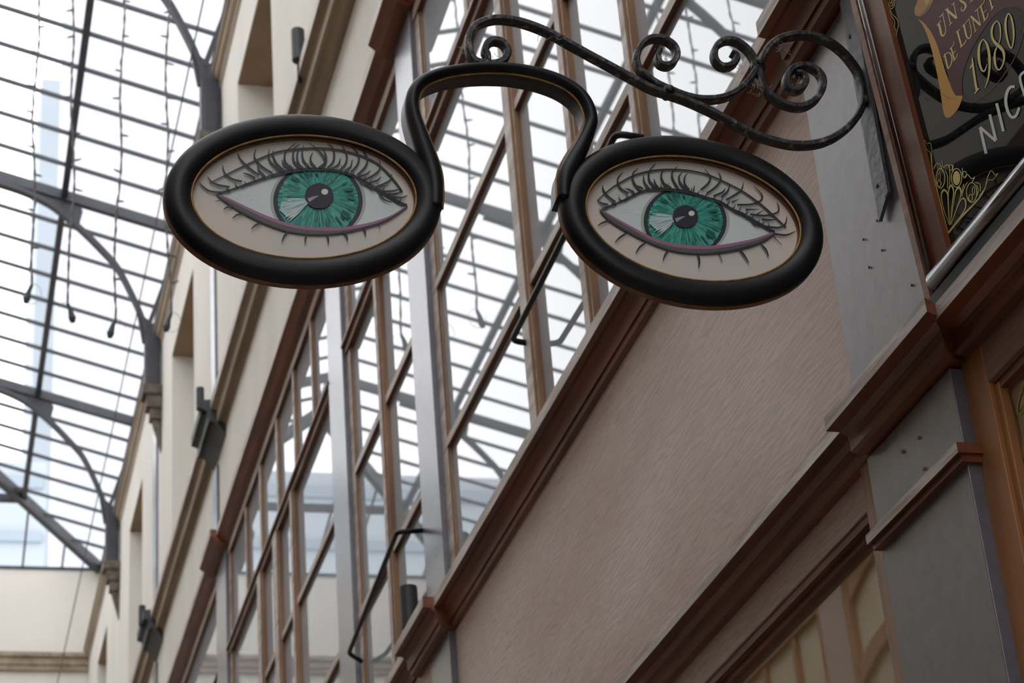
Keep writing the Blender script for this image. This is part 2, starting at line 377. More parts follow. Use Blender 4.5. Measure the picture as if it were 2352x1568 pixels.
while y < YE-.2:
    if min(abs(y-t) for t in TR) > .1:
        for s in (1, -1):
            xe = RIDGE[0] + 1.8*s
            # bars beyond the ridge end stop at the hip
            f = 1.0 if y <= YH else (YE-y)/(YE-YH)
            xi = xe - s*1.8*f
            hbar([(xe, y, EAVE), (xi, y, roofz(xi))], 'glazing_bar', .018, .027)
    y += .3815
for k in range(1, 10):
    x = 1.5 - .36*k
    hbar([(x, YE, EAVE), (x, hip_y(x), roofz(x))], 'glazing_bar', .018, .026, side=Vector((1, 0, 0)))
for s in (1, -1):
    xp = RIDGE[0]+s*1.03
    hbar([(xp, 1, roofz(xp)-.01), (xp, hip_y(xp), roofz(xp)-.01)], 'purlin', .045, .05, side=Vector((1, 0, 0)))
    hbar([(RIDGE[0]+s*1.8, YE, EAVE-.02), (-.3, YH, RIDGE[1]-.02)], 'hip_rafter', .075, .09)
hbar([(-.3, 1, RIDGE[1]), (-.3, YH, RIDGE[1])], 'ridge_beam', .06, .06, side=Vector((1, 0, 0)))
hp = RIDGE[0]+1.03
hbar([(hp, hip_y(hp), 9.76), (-.6-hp, hip_y(hp), 9.76)], 'purlin', .05, .07)
for x in (1.5, -2.1): hbar([(x, -14, EAVE-.02), (x, YE, EAVE-.02)], 'eaves_rail', .03, .03, side=Vector((1, 0, 0)))
hbar([(1.5, YE, EAVE-.02), (-2.1, YE, EAVE-.02)], 'eaves_rail', .03, .025)

ARC = [(1.291, 8.30), (1.29, 8.43), (1.289, 8.62), (1.265, 8.79), (1.19, 8.99), (1.086, 9.207), (.981, 9.338), (.861, 9.469), (.741, 9.582), (.621, 9.68), (.45, 9.765), (.26, 9.825)]
def truss(y, label):
    r = empty('roof_truss', (RIDGE[0], y, 8.1), label=label, cat='roof truss')
    bm = bmesh.new()
    for s in (1, -1): beam(bm, (RIDGE[0]+s*1.8, y, EAVE-.01), (RIDGE[0]-s*.0, y, RIDGE[1]-.01), .05, .075)
    obj('rafter', bm, M['iron'], r)
    for s in (1, -1):
        mx = lambda x: x if s == 1 else 2*RIDGE[0]-x
        arc = catmull(ARC, 4)
        bm = bmesh.new()
        for p, q in zip(arc, arc[1:]): beam(bm, (mx(p[0]+.012), y, p[1]), (mx(q[0]+.012), y, q[1]), .06, .032)
        obj('arched_brace', bm, M['iron'], r)
        g = [(p[0], p[1]) for p in arc if .30 < p[0] < .84]
        g = [(.84, 9.70-.02)] + [(.86, 9.64)] + g + [(.28, 9.87)]
        bm = bmesh.new(); prism(bm, [(mx(x), y-.008, z) for x, z in g], (0, .016, 0)); obj('gusset_plate', bm, M['iron'], r)
        xa, xb = sorted((mx(1.285), mx(1.388)))
        bm = boxes(((xa, y-.05, 8.29), (xb, y+.05, 8.66)), ((xa+.012, y-.062, 8.29), (xb-.012, y+.062, 8.55)))
        soften(obj('column_foot', bm, M['iron'], r), .006)
        bm = bmesh.new()
        prism(bm, [(mx(a), y-.012, b) for a, b in ((1.27, 8.63), (1.23, 8.88), (1.32, 8.80), (1.345, 8.78), (1.388, 8.66))], (0, .024, 0))
        beam(bm, (mx(1.31), y, 8.76), (mx(1.48), y, 9.3), .03, .03)
        obj('knee_bracket', bm, M['iron'], r)
        bm = boxes(((mx(1.268), y-.075, 8.22), (mx(1.398), y+.075, 8.29)), ((mx(1.295), y-.06, 8.13), (mx(1.398), y+.06, 8.22)), ((mx(1.32), y-.045, 8.05), (mx(1.398), y+.045, 8.13)))
        prism(bm, [(mx(1.335), y-.03, 8.05), (mx(1.398), y-.03, 8.05), (mx(1.398), y-.03, 7.82)], (0, .06, 0))
        soften(obj('corbel', bm, M['corbel'], r), .004)
for t, l in zip(TR[1:], ['nearest arched iron roof truss, seen only mirrored in the upper window panes',
                     'arched iron roof truss whose foot rests behind the left eye frame at the top left',
                     'arched iron roof truss in the middle of the glass roof, beside the hanging lights',
                     'farthest arched iron roof truss, in front of the sloping end of the glass roof']):
    truss(t, l)

# ------------------------------------------------------------------ left side of the passage (seen mirrored in the panes)
bm = boxes(((LW-.3, -14, 6.05), (LW, YE, EAVE-.02)), ((LW-.3, -14, 0), (LW-.12, YE, 6.05)))
obj('wall_left', bm, M['cream'], kind='structure')
XL = LW
def arched_window(name, y0, y1, z0, z1, zmid):
    r = empty(name, (XL, (y0+y1)/2, z0), kind='structure')
    obj('pane', boxes(((XL-.05, y0, z0), (XL-.04, y1, z1))), M['curtain'], r)
    fw = .07
    bm = bmesh.new()
    box(bm, (XL-.04, y0, z0), (XL, y0+fw, z1)); box(bm, (XL-.04, y1-fw, z0), (XL, y1, z1))
    obj('window_frame', bm, M['orange'], r)
    for (zt, h, d) in ((z1, .10, .14), (zmid, .10, .13)):
        n = 14; P = [(y0+fw, zt+(.02 if zt == z1 else 0))]
        low = [(y0+fw+(y1-y0-2*fw)*i/n, zt-h-d*(abs(2*i/n-1))**2.2) for i in range(n+1)]
        up = [(y0+fw+(y1-y0-2*fw)*i/n, (zt if zt == z1 else zt-d*.8*(abs(2*i/n-1))**2.2)) for i in range(n+1)]
        bm = bmesh.new()
        for i in range(n):
            prism(bm, [(XL-.04, up[i][0], up[i][1]), (XL-.04, up[i+1][0], up[i+1][1]), (XL-.04, low[i+1][0], low[i+1][1]), (XL-.04, low[i][0], low[i][1])], (.035, 0, 0))
        obj('arched_rail', bm, M['orange'], r)
    ym = (y0+y1)/2
    return r
for k_, (a, b) in enumerate([(4.2, 5.3), (5.5, 6.9), (7.2, 8.6), (9.2, 10.52)]):
    arched_window('window_%d' % (6+k_), a, b, 4.0, 6.05, 5.56)
for k_, (a, b) in enumerate([(10.85, 13.6), (14, 17)]):
    r = empty('window_%d' % (10+k_), (XL, (a+b)/2, 4), kind='structure')
    obj('pane', boxes(((XL-.05, a, 4.0), (XL-.04, b, 6.05))), M['curtain'], r)
    obj('window_frame', boxes(((XL-.04, a, 5.93), (XL, b, 6.05)), ((XL-.04, a, 4.0), (XL, a+.05, 5.93)), ((XL-.04, b-.05, 4.0), (XL, b, 5.93))), M['orange'], r)
    yy = a+.46
    while yy < b-.2:
        obj('mullion', boxes(((XL-.04, yy-.025, 4.0), (XL-.01, yy+.025, 5.93))), M['orange'], r); yy += .5
bm = bmesh.new()
for a, b in ((-14, 4.2), (17, 19.2), (10.52, 10.85), (8.6, 9.2), (6.9, 7.2), (5.3, 5.5), (13.6, 14)): box(bm, (XL-.12, a, 0), (XL+.0, b, 6.05))
obj('wall_left_pier', bm, M['panel'], kind='structure')
obj('wall_left_base', boxes(((XL-.12, -14, 0), (XL, YE, 4.0))), M['panel'], kind='structure')
obj('trim_19', boxes(((XL, -14, 6.05), (XL+.06, YE, 6.13))), M['mahog'], kind='structure')

# ------------------------------------------------------------------ buildings beyond the roof
def building(x0, x1, y, z0, z1, depth, material, label, bands=(), cat='building'):
    r = empty('neighbouring_building', ((x0+x1)/2, y, 0), label=label, cat=cat)
    obj('facade_block', boxes(((x0, y, z0), (x1, y+depth, z1))), material, r)
    for (u0, u1, v0, v1) in bands:
        obj('window_band', boxes(((u0, y-.08, v0), (u1, y+.02, v1))), M['bluewin'], r)
    return r
a = at(0, 1058, 1, 34); b = at(108, 1058, 1, 34); c = at(20, 1245, 1, 34); d_ = at(20, 1258, 1, 34)
building(-14, b.x, 34, 0, a.z, 8, M['bluefac'], 'pale blue building low behind the end wall of the passage',
         [(-14, b.x-.05, c.z+.0, c.z+.16), (-14, b.x-.05, c.z-1.9, c.z-1.7), (-14, b.x-.05, a.z-.5, a.z-.3)])
a = at(96, 180, 1, 60); b = at(158, 165, 1, 60)
building(a.x, b.x, 60, 0, a.z, 6, M['bluefac'], 'narrow pale blue tower seen through the glass roof', [])
a = at(140, 800, 1, 44)
building(a.x, a.x+14, 44, 0, 52, 3, M['facade'], 'tall whitish facade seen blurred through the right side of the glass roof')

# ------------------------------------------------------------------ spectacles sign
YS = 2.637
sign = empty('spectacles_sign', (.785, YS, 3.27), label='black spectacles shaped hanging sign with two painted green eyes', cat='shop sign')
def ell(c, a, b, ang, n=96, y=YS):
    A_ = radians(ang); return [Vector((c[0]+a*cos(t)*cos(A_)-b*sin(t)*sin(A_), y, c[1]+a*cos(t)*sin(A_)+b*sin(t)*cos(A_))) for t in [2*pi*i/n for i in range(n)]]
def sweep_ring(bm, c, a, b, ang, prof, n=96):
    """prof: (radial offset outward, y offset) loop"""
    base = ell(c, a, b, ang, n); rings = []
    for i, p in enumerate(base):
        t = (base[(i+1) % n]-base[i-1]).normalized(); nn = Vector((t.z, 0, -t.x))
        if nn.dot(p-Vector((c[0], YS, c[1]))) < 0: nn = -nn
        rings.append([bm.verts.new(p+nn*r_+Vector((0, dy, 0))) for r_, dy in prof])
    m_ = len(prof)
    for i in range(n):
        a_, b_ = rings[i], rings[(i+1) % n]
        for k in range(m_): bm.faces.new((a_[k], a_[(k+1) % m_], b_[(k+1) % m_], b_[k]))
LENS = [((.4878, 3.2690), .1833, .1228, 7.0), ((1.0815, 3.2775), .1895, .1285, -1.6)]

def brush(name):
    m = bpy.data.materials.new(name); m.use_nodes = True; nt = m.node_tree
    b = nt.nodes['Principled BSDF']; b.inputs['Roughness'].default_value = .5; b.inputs['Specular IOR Level'].default_value = .35
    ca = nt.nodes.new('ShaderNodeVertexColor'); ca.layer_name = 'paint'; nt.links.new(ca.outputs[0], b.inputs['Base Color'])
    return m
PAINT = brush('painted_eye')
K_PAINT = 1.0
class Painter:
    """flat painted shapes laid in thin coats on one board"""
    def __init__(s, place): s.bm = bmesh.new(); s.cl = s.bm.loops.layers.float_color.new('paint'); s.place = place; s.n = 0
    def poly(s, pts, col, layer, k=1.0, same=False):
        if not same: s.n += 1
        vs = [s.bm.verts.new(s.place(p[0], p[1], s.n)) for p in pts]
        try: f = s.bm.faces.new(vs)
        except ValueError: return
        c = srgb(*col, k)
        for l in f.loops: l[s.cl] = c
    def stroke(s, pts, wd, col, layer, sub=5, taper=None):
        P = catmull([(p[0], p[1]) for p in pts], sub); n = len(P); s.n += 1; layer = s.n
        if isinstance(wd, (int, float)): W = [wd]*n
        else:
            W = []
            for i in range(n):
                t = i/(n-1)*(len(wd)-1); j = min(int(t), len(wd)-2); W.append(wd[j]+(wd[j+1]-wd[j])*(t-j))
        prev = None
        for i, (p, wv) in enumerate(zip(P, W)):
            q0, q1 = P[max(i-1, 0)], P[min(i+1, n-1)]
            dx, dy = q1[0]-q0[0], q1[1]-q0[1]; L_ = math.hypot(dx, dy) or 1
            nx, ny = -dy/L_*wv/2, dx/L_*wv/2
            cur = (s.bm.verts.new(s.place(p[0]+nx, p[1]+ny, layer)), s.bm.verts.new(s.place(p[0]-nx, p[1]-ny, layer)))
            if prev:
                f = s.bm.faces.new((prev[0], prev[1], cur[1], cur[0])); c = srgb(*col)
                for l in f.loops: l[s.cl] = c
            prev = cur
    def build(s, name, material, parent, facing, **k):
        for f in s.bm.faces:
            f.normal_update()
            if f.normal.dot(facing) < 0: f.normal_flip()
        me = bpy.data.meshes.new(name); bmesh.ops.triangulate(s.bm, faces=[f for f in s.bm.faces if len(f.verts) > 4]); s.bm.to_mesh(me); s.bm.free()
        me.materials.append(material); o = bpy.data.objects.new(name, me); COL.objects.link(o)
        o.parent = parent; o.matrix_parent_inverse = parent_world(parent).inverted()
        return tag(o, **k)

EYES = [dict(
    org=(370, 250), skin=(200, 188, 178),
    up=[(455, 708), (560, 675), (700, 625), (850, 575), (1000, 530), (1150, 502), (1300, 497), (1450, 515), (1560, 548), (1650, 592), (1750, 655), (1850, 715), (1940, 768), (2012, 800)],
    lo=[(2012, 800), (1900, 880), (1760, 935), (1620, 968), (1480, 988), (1300, 992), (1120, 975), (960, 932), (800, 868), (650, 795), (530, 735), (455, 708)],
    iris=(1285, 752, 366, 312), pupil=(1293, 715, 117, 104), hi=(1338, 682, 28), wedge=[(1240, 740), (985, 760), (970, 830), (1030, 890), (1130, 850)],
    crease=[(395, 612), (500, 560), (620, 500), (800, 415), (900, 375), (1000, 347), (1200, 327), (1400, 332), (1600, 375), (1750, 440), (1850, 525), (1930, 620), (1975, 685)],
    dark=[(455, 708), (560, 785), (700, 868), (860, 945), (1020, 1000), (1180, 1026), (1330, 1030), (1500, 1012), (1680, 970), (1820, 925), (1930, 865), (2015, 800)],
    lash=[[(500, 690), (400, 680), (340, 640), (310, 605)], [(560, 645), (470, 630), (410, 600), (378, 560)], [(660, 600), (580, 580), (520, 530), (502, 465)],
          [(800, 550), (720, 490), (650, 420), (628, 370)], [(905, 530), (820, 475), (762, 400), (775, 335)], [(770, 575), (715, 545), (668, 530)], [(850, 560), (800, 510), (790, 460)],
          [(980, 520), (910, 460), (878, 400), (885, 335)], [(1010, 515), (945, 455), (915, 390), (915, 345)], [(960, 510), (930, 480), (905, 460)], [(1080, 498), (1020, 450), (1008, 400), (1025, 350), (1100, 288)],
          [(1060, 500), (1010, 470), (985, 420)], [(1130, 490), (1088, 440), (1078, 390), (1090, 330), (1135, 295)], [(1160, 490), (1120, 450), (1112, 380), (1130, 330)], [(1210, 485), (1165, 430), (1153, 370), (1163, 305)],
          [(1262, 485), (1225, 440), (1222, 400), (1242, 362)], [(1290, 487), (1335, 450), (1328, 400), (1280, 340), (1212, 288)], [(1312, 487), (1348, 440), (1345, 380), (1322, 335)],
          [(1360, 490), (1405, 440), (1415, 375), (1402, 325), (1362, 288)], [(1400, 497), (1450, 460), (1466, 408)], [(1470, 505), (1510, 450), (1517, 380), (1480, 308)],
          [(1500, 515), (1548, 480), (1563, 420)], [(1550, 527), (1600, 470), (1618, 410), (1600, 360), (1560, 322)], [(1600, 550), (1662, 490), (1687, 430), (1672, 380), (1635, 335)],
          [(1615, 562), (1680, 540), (1712, 508)], [(1665, 590), (1750, 540), (1790, 490), (1785, 428)], [(1700, 612), (1770, 590), (1797, 560)], [(1765, 642), (1840, 612), (1878, 582), (1886, 535)],
          [(1815, 682), (1900, 678), (1962, 655)], [(1840, 702), (1920, 702), (1975, 682)], [(1880, 722), (1960, 735), (2015, 715)], [(1780, 645), (1852, 632)],
          [(1780, 690), (1820, 745), (1890, 775)], [(1620, 600), (1700, 640), (1740, 680)]],
    low=[[(505, 750), (440, 765)], [(590, 805), (540, 812), (510, 830)], [(675, 868), (620, 875), (582, 903)], [(820, 940), (770, 960), (735, 992)], [(1040, 1008), (1005, 1050), (985, 1098)],
         [(1190, 1035), (1180, 1070), (1175, 1107)], [(1350, 1030), (1365, 1070), (1368, 1112)], [(1485, 1010), (1515, 1045), (1525, 1090)], [(1650, 980), (1667, 1010), (1670, 1047)], [(1770, 945), (1795, 988)]]),
  dict(
    org=(1260, 300), skin=(200, 190, 178),
    up=[(430, 657), (540, 610), (650, 560), (760, 508), (870, 488), (1000, 488), (1150, 508), (1270, 548), (1400, 590), (1500, 648), (1600, 700), (1700, 758), (1780, 800), (1848, 838)],
    lo=[(1848, 838), (1700, 895), (1550, 930), (1400, 955), (1250, 964), (1100, 955), (960, 930), (830, 885), (700, 815), (560, 735), (430, 657)],
    iris=(1120, 738, 340, 290), pupil=(1118, 705, 105, 92), hi=(1168, 680, 25), wedge=[(1070, 710), (830, 700), (820, 760), (890, 820), (1000, 770)],
    crease=[(395, 577), (470, 510), (550, 450), (700, 370), (850, 332), (1000, 322), (1150, 332), (1300, 365), (1450, 430), (1600, 510), (1750, 620), (1850, 712), (1942, 796)],
    dark=[(415, 655), (500, 740), (650, 832), (800, 908), (1000, 982), (1200, 1008), (1400, 998), (1600, 960), (1760, 905), (1855, 840)],
    lash=[[(485, 610), (430, 600), (395, 570)], [(545, 590), (480, 540), (445, 490), (438, 448)], [(650, 520), (580, 470), (563, 400), (607, 343)], [(740, 492), (690, 420), (688, 355), (732, 313)],
          [(770, 482), (730, 462), (688, 453)], [(700, 520), (660, 490), (620, 480)], [(820, 480), (782, 430), (773, 370)], [(872, 472), (820, 410), (823, 335), (872, 278)], [(900, 480), (870, 440), (860, 400)],
          [(962, 472), (922, 400), (923, 350), (945, 328)], [(1000, 475), (960, 450), (935, 425)], [(1060, 482), (1012, 400), (1010, 345), (1052, 298)], [(1120, 492), (1072, 430), (1065, 380), (1092, 348)],
          [(1150, 492), (1110, 440), (1110, 390), (1132, 358)], [(1182, 502), (1192, 452)], [(1240, 492), (1300, 440), (1320, 385), (1275, 322)], [(1290, 522), (1370, 460), (1407, 400), (1385, 343)],
          [(1345, 542), (1420, 510), (1442, 478)], [(1410, 552), (1462, 500), (1477, 452)], [(1450, 572), (1540, 520), (1580, 480), (1590, 428)], [(1495, 592), (1552, 568)],
          [(1540, 612), (1650, 610), (1730, 580), (1742, 530), (1678, 463)], [(1610, 652), (1720, 650)], [(1645, 690), (1760, 702), (1860, 680), (1882, 640), (1865, 593)], [(1685, 702), (1755, 657)],
          [(1740, 732), (1800, 737), (1855, 735)], [(1780, 790), (1880, 800), (1935, 765), (1945, 708)], [(1845, 850), (1940, 860), (2022, 828)], [(1480, 640), (1530, 670), (1600, 690)], [(1660, 730), (1680, 770), (1730, 790)]],
    low=[[(505, 740), (440, 760), (398, 785)], [(645, 840), (580, 880), (540, 922)], [(795, 920), (740, 962), (708, 1014)], [(985, 980), (950, 1022), (932, 1074)], [(1215, 1015), (1230, 1070), (1225, 1130)],
         [(1390, 1010), (1420, 1087)], [(1555, 975), (1600, 1032), (1637, 1092)], [(1730, 935), (1775, 982), (1797, 1037)], [(1835, 875), (1905, 942)]])]
SC = 2352/660
for (cc, a_, b_, an), E_, side in zip(LENS, EYES, ('left', 'right')):
    # half-round black rim, thicker than it is deep
    prof = [(.0195*cos(t), -.0165*sin(t)) for t in [pi*i/12 for i in range(13)]] + [(-.0195, .012), (.0195, .002)]
    bm = bmesh.new(); sweep_ring(bm, cc, a_, b_, an, prof)
    rim = obj('lens_rim', bm, M['black'], sign, smooth=True)
    bm = bmesh.new(); sweep_ring(bm, cc, a_, b_, an, [(.0200, .0022), (.0200, .0135), (-.0188, .0135), (-.0188, .0125), (.012, .0022)])
    obj('board_edge', bm, M['brownedge'], rim)
    bm = bmesh.new(); sweep_ring(bm, cc, a_-.0192, b_-.0192, an, [(.0017*cos(t)+.0002, .0017*sin(t)-.0065) for t in [2*pi*i/6 for i in range(6)]])
    obj('gold_edge_line', bm, M['gold'], rim, smooth=True, label='thin worn gold line around the painted eye')
    bm = bmesh.new(); sweep_ring(bm, cc, a_-.0192, b_-.0192, an, [(0, .0), (0, .0135), (-.0012, .0135), (-.0008, .0)])
    obj('inner_edge', bm, M['brownedge'], rim)
    # painted board
    yb = YS+.0065
    bm = bmesh.new(); prism(bm, ell(cc, a_-.0185, b_-.0185, an, 64, yb), (0, .006, 0)); bk = obj('backing_board', bm, M['brownedge'], sign)
    ox, oy = E_['org']
    def place(x, z, layer):
        p = at(ox+x/SC, oy+z/SC, 1, YS+.005); p.y = YS+.0061-.00001*layer; return p
    PT = Painter(place)
    # background drawn as fan of soft skin tones
    ring = ell(cc, a_-.0183, b_-.0183, an, 48, yb)
    def raw(pts3, col, layer=0):
        vs = [PT.bm.verts.new((p.x, YS+.0062, p.z)) for p in pts3]; f = PT.bm.faces.new(vs)
        for l, c in zip(f.loops, col): l[PT.cl] = srgb(*c)
    cen = Vector((cc[0], yb, cc[1])); steps = 6
    tone = lambda i, s_: tuple(v+dv for v, dv in zip(
        (lambda t: (210+8*t, 205-1*t, 197-5*t))(min(1, max(0, s_*(.55+.45*sin(2*pi*i/48*2+.9))))), (0, 0, 0)))
    for i in range(48):
        for s_ in range(steps):
            r0, r1 = s_/steps, (s_+1)/steps
            P_ = [cen.lerp(ring[i], r0), cen.lerp(ring[i], r1), cen.lerp(ring[(i+1) % 48], r1), cen.lerp(ring[(i+1) % 48], r0)]
            cl = [tone(i, r0), tone(i, r1), tone(i+1, r1), tone(i+1, r0)]
            if s_ == 0: P_, cl = P_[1:], cl[1:]; P_[2] = cen
            raw(P_, cl)
    DK = (50, 50, 58)
    up, lo = catmull(E_['up'], 4), catmull(E_['lo'], 4)
    # eyelid between crease and lash line
    cr = catmull(E_['crease'], 4)
    PT_lid = cr + up[::-1]
    PT.poly(PT_lid, (196, 198, 192), 1)
    opening = up[:-1] + lo[:-1]
    PT.poly(opening, (214, 222, 222), 2)
    # iris clipped by the lids
    ix, iy, rx, ry = E_['iris']
    def reach(t, ex, ey):
        dx, dy = cos(t), sin(t); best = 1e9
        Q = opening
        for i in range(len(Q)):
            (x1, y1), (x2, y2) = Q[i], Q[(i+1) % len(Q)]
            ex_, ey_ = x2-x1, y2-y1; den = dx*ey_-dy*ex_
            if abs(den) < 1e-9: continue
            s1 = ((x1-ix)*ey_-(y1-iy)*ex_)/den; u_ = ((x1-ix)*dy-(y1-iy)*dx)/den
            if s1 > 0 and 0 <= u_ <= 1: best = min(best, s1)
        return min(best, 1/math.sqrt((dx/ex)**2+(dy/ey)**2))
    NI = 150
    outer = []; rng = random.Random(3)
    for i in range(NI):
        t = 2*pi*i/NI; outer.append((t, reach(t, rx, ry), reach(t, rx*1.0, ry)))
    shadow = [(ix+cos(t)*reach(t, rx*1.07, ry*1.05), iy+sin(t)*reach(t, rx*1.07, ry*1.05)) for t, _, _ in outer]
    PT.poly(shadow, (176, 178, 172), 3)
    PT.poly([(ix+cos(t)*r1, iy+sin(t)*r1) for t, r1, _ in outer], (44, 48, 60), 4)
    inn = [reach(t, rx*.905, ry*.93) for t, _, _ in outer]
    px_, py_, prx, pry = E_['pupil']
    teal = [(52, 150, 136), (64, 164, 150), (38, 128, 112), (86, 178, 166), (44, 140, 124), (30, 108, 92), (72, 156, 146), (96, 170, 150), (58, 146, 140)]
    rows = [0, .2, .38, .56, .72, .86, 1.0]
    cur = [rng.choice(teal) for _ in range(NI)]
    for j in range(len(rows)-1):
        PT.n += 1
        for i in range(NI):
            if rng.random() < .45: cur[i] = rng.choice(teal)
            c_ = cur[i]
            if j == 0 and rng.random() < .5: c_ = (70, 150, 140)
            t0, t1 = outer[i][0], 2*pi*(i+1)/NI
            jit = rng.uniform(-.035, .035) if j == len(rows)-2 else 0
            def P2(t, rr_, f):
                sx, sy = px_+cos(t)*prx*.6, py_+sin(t)*pry*.6
                ex_, ey_ = ix+cos(t)*rr_, iy+sin(t)*rr_
                return (sx+(ex_-sx)*f, sy+(ey_-sy)*f)
            r0, r1 = inn[i], inn[(i+1) % NI]
            f1 = min(1.0, rows[j+1]+jit)
            PT.poly([P2(t0, r0, rows[j]), P2(t0, r0, f1), P2(t1, r1, f1), P2(t1, r1, rows[j])], c_, 5, same=True)
    # fine radial brush marks
    for _ in range(150):
        t = rng.uniform(0, 2*pi); f0 = rng.uniform(.15, .6); f1 = f0+rng.uniform(.15, .38)
        i = int(t/(2*pi)*NI) % NI; rr_ = inn[i]
        a0 = (px_+cos(t)*prx+(ix+cos(t)*rr_-px_-cos(t)*prx)*f0, py_+sin(t)*pry+(iy+sin(t)*rr_-py_-sin(t)*pry)*f0)
        f1 = min(f1, .97)
        a1 = (px_+cos(t)*prx+(ix+cos(t)*rr_-px_-cos(t)*prx)*f1, py_+sin(t)*pry+(iy+sin(t)*rr_-py_-sin(t)*pry)*f1)
        PT.stroke([a0, a1], [2, 8, 1], rng.choice([(28, 104, 88), (110, 188, 176), (40, 124, 110), (86, 170, 158), (120, 150, 110), (24, 92, 80)]), 6, 1)
    for _ in range(34):
        t = rng.choice((-2.2, -1.9, .4, .7, -.3, 2.7))+rng.uniform(-.3, .3); i = int((t % (2*pi))/(2*pi)*NI) % NI; rr_ = inn[i]; f0 = rng.uniform(.45, .6); f1 = rng.uniform(.8, .95)
        g_ = lambda f: (px_+cos(t)*prx+(ix+cos(t)*rr_-px_-cos(t)*prx)*f, py_+sin(t)*pry+(iy+sin(t)*rr_-py_-sin(t)*pry)*f)
        PT.stroke([g_(f0), g_((f0+f1)/2), g_(f1)], [3, 13, 4], rng.choice([(20, 92, 72), (26, 104, 84), (34, 118, 98)]), 6, 2)
    # pale highlight wedge brushed from the pupil
    wd = E_['wedge']; PT.poly(wd, (178, 206, 204), 7)
    for _ in range(46):
        t = rng.random(); u_ = rng.random()
        x1 = wd[1][0]+(wd[3][0]-wd[1][0])*t+rng.uniform(-20, 60); y1 = wd[1][1]+(wd[3][1]-wd[1][1])*t+rng.uniform(-30, 40)
        s_ = rng.uniform(.15, .8)
        p1 = (wd[0][0]+(x1-wd[0][0])*s_, wd[0][1]+(y1-wd[0][1])*s_)
        PT.stroke([p1, (p1[0]+(x1-p1[0])*.5, p1[1]+(y1-p1[1])*.5), (x1, y1)], [4, 12, 3], rng.choice([(190, 210, 208), (150, 196, 190), (210, 218, 218), (120, 180, 170)]), 8, 2)
    PT.poly([(px_+prx*cos(t)*(1+.02*sin(9*t)), py_+pry*sin(t)*(1+.02*sin(7*t))) for t in [2*pi*i/48 for i in range(48)]], (44, 42, 54), 9)
    PT.stroke([(px_-prx*.75, py_+pry*.35), (px_-prx*.4, py_+pry*.15), (px_-prx*.05, py_)], [34, 20, 4], (150, 156, 166), 10)
    hx, hy, hr = E_['hi']
    PT.poly([(hx+hr*cos(t), hy+hr*.85*sin(t)) for t in [2*pi*i/20 for i in range(20)]], (224, 224, 214), 10)
    # small veins in the white
    for _ in range(26):
        sd = rng.choice((0, 1)); b0 = up[2] if sd == 0 else up[-2]
        x0 = b0[0]+(rng.uniform(90, 260) if sd == 0 else -rng.uniform(60, 260)); y0_ = b0[1]+rng.uniform(-5, 45)*(1 if sd == 0 else .9)+(8 if sd == 0 else 15)
        PT.stroke([(x0, y0_), (x0+rng.uniform(12, 34), y0_+rng.uniform(-8, 9))], [1, 4, 1], rng.choice([(170, 120, 122), (120, 120, 124), (150, 140, 140)]), 3, 1)
    # lower lid: pink waterline, dark edge; upper lash line; crease
    dk = catmull(E_['dark'], 4)
    lo_r = lo[::-1]
    for i in range(len(lo_r)-1):     # grey skin edge between waterline and lower lash line
        f0, f1 = i/(len(lo_r)-1)*(len(dk)-1), (i+1)/(len(lo_r)-1)*(len(dk)-1)
        q0, q1 = dk[int(f0)], dk[min(int(f1), len(dk)-1)]
        PT.poly([lo_r[i], lo_r[i+1], (q1[0], q1[1]+2), (q0[0], q0[1]+2)], (92, 90, 90), 11, same=i > 0)
    PT.stroke([(x, y_-4) for x, y_ in E_['lo']][::-1], [8, 18, 26, 26, 26, 22, 14], (160, 112, 138), 11)
    PT.stroke([(x, y_+3) for x, y_ in E_['dark']], [8, 15, 12, 10, 15, 18, 10], DK, 13)
    PT.stroke(E_['crease'], [7, 12, 15, 15, 14, 13, 14, 16, 12], DK, 12)
    for dy_, wv in ((-4, 14), (4, 10), (-13, 7)):
        PT.stroke([(x, y_+dy_+rng.uniform(-5, 5)) for x, y_ in E_['up']], [7, wv, wv+2, wv, wv, wv+2, wv], DK, 12)
    for i in range(0, len(up)-2):
        x, y_ = up[i]; PT.stroke([(x-rng.uniform(14, 30), y_+rng.uniform(-14, 4)), (x, y_+rng.uniform(-6, 10)), (x+rng.uniform(14, 34), y_+rng.uniform(-12, 8))], [2, 7, 2], DK, 13, 3)
    for L_ in E_['lash']:
        PT.stroke(L_, [16, 17, 13, 4], DK, 14)
    # finer hairs between the long lashes
    for i in range(4, len(up)-4, 2):
        x, y_ = up[i]; lean = -1 if x < ix else 1
        h_ = rng.uniform(26, 62)
        PT.stroke([(x, y_-2), (x+lean*rng.uniform(12, 26), y_-h_*.5), (x+lean*rng.uniform(8, 30), y_-h_)], [10, 8, 2], DK, 13, 3)
    for L_ in E_['low']:
        PT.stroke(L_, [8, 18, 13, 4], DK, 14)
    PT.build('painted_eye', PAINT, bk, Vector((0, -1, 0)), label='green eye with black lashes painted on pale board, %s lens' % side)

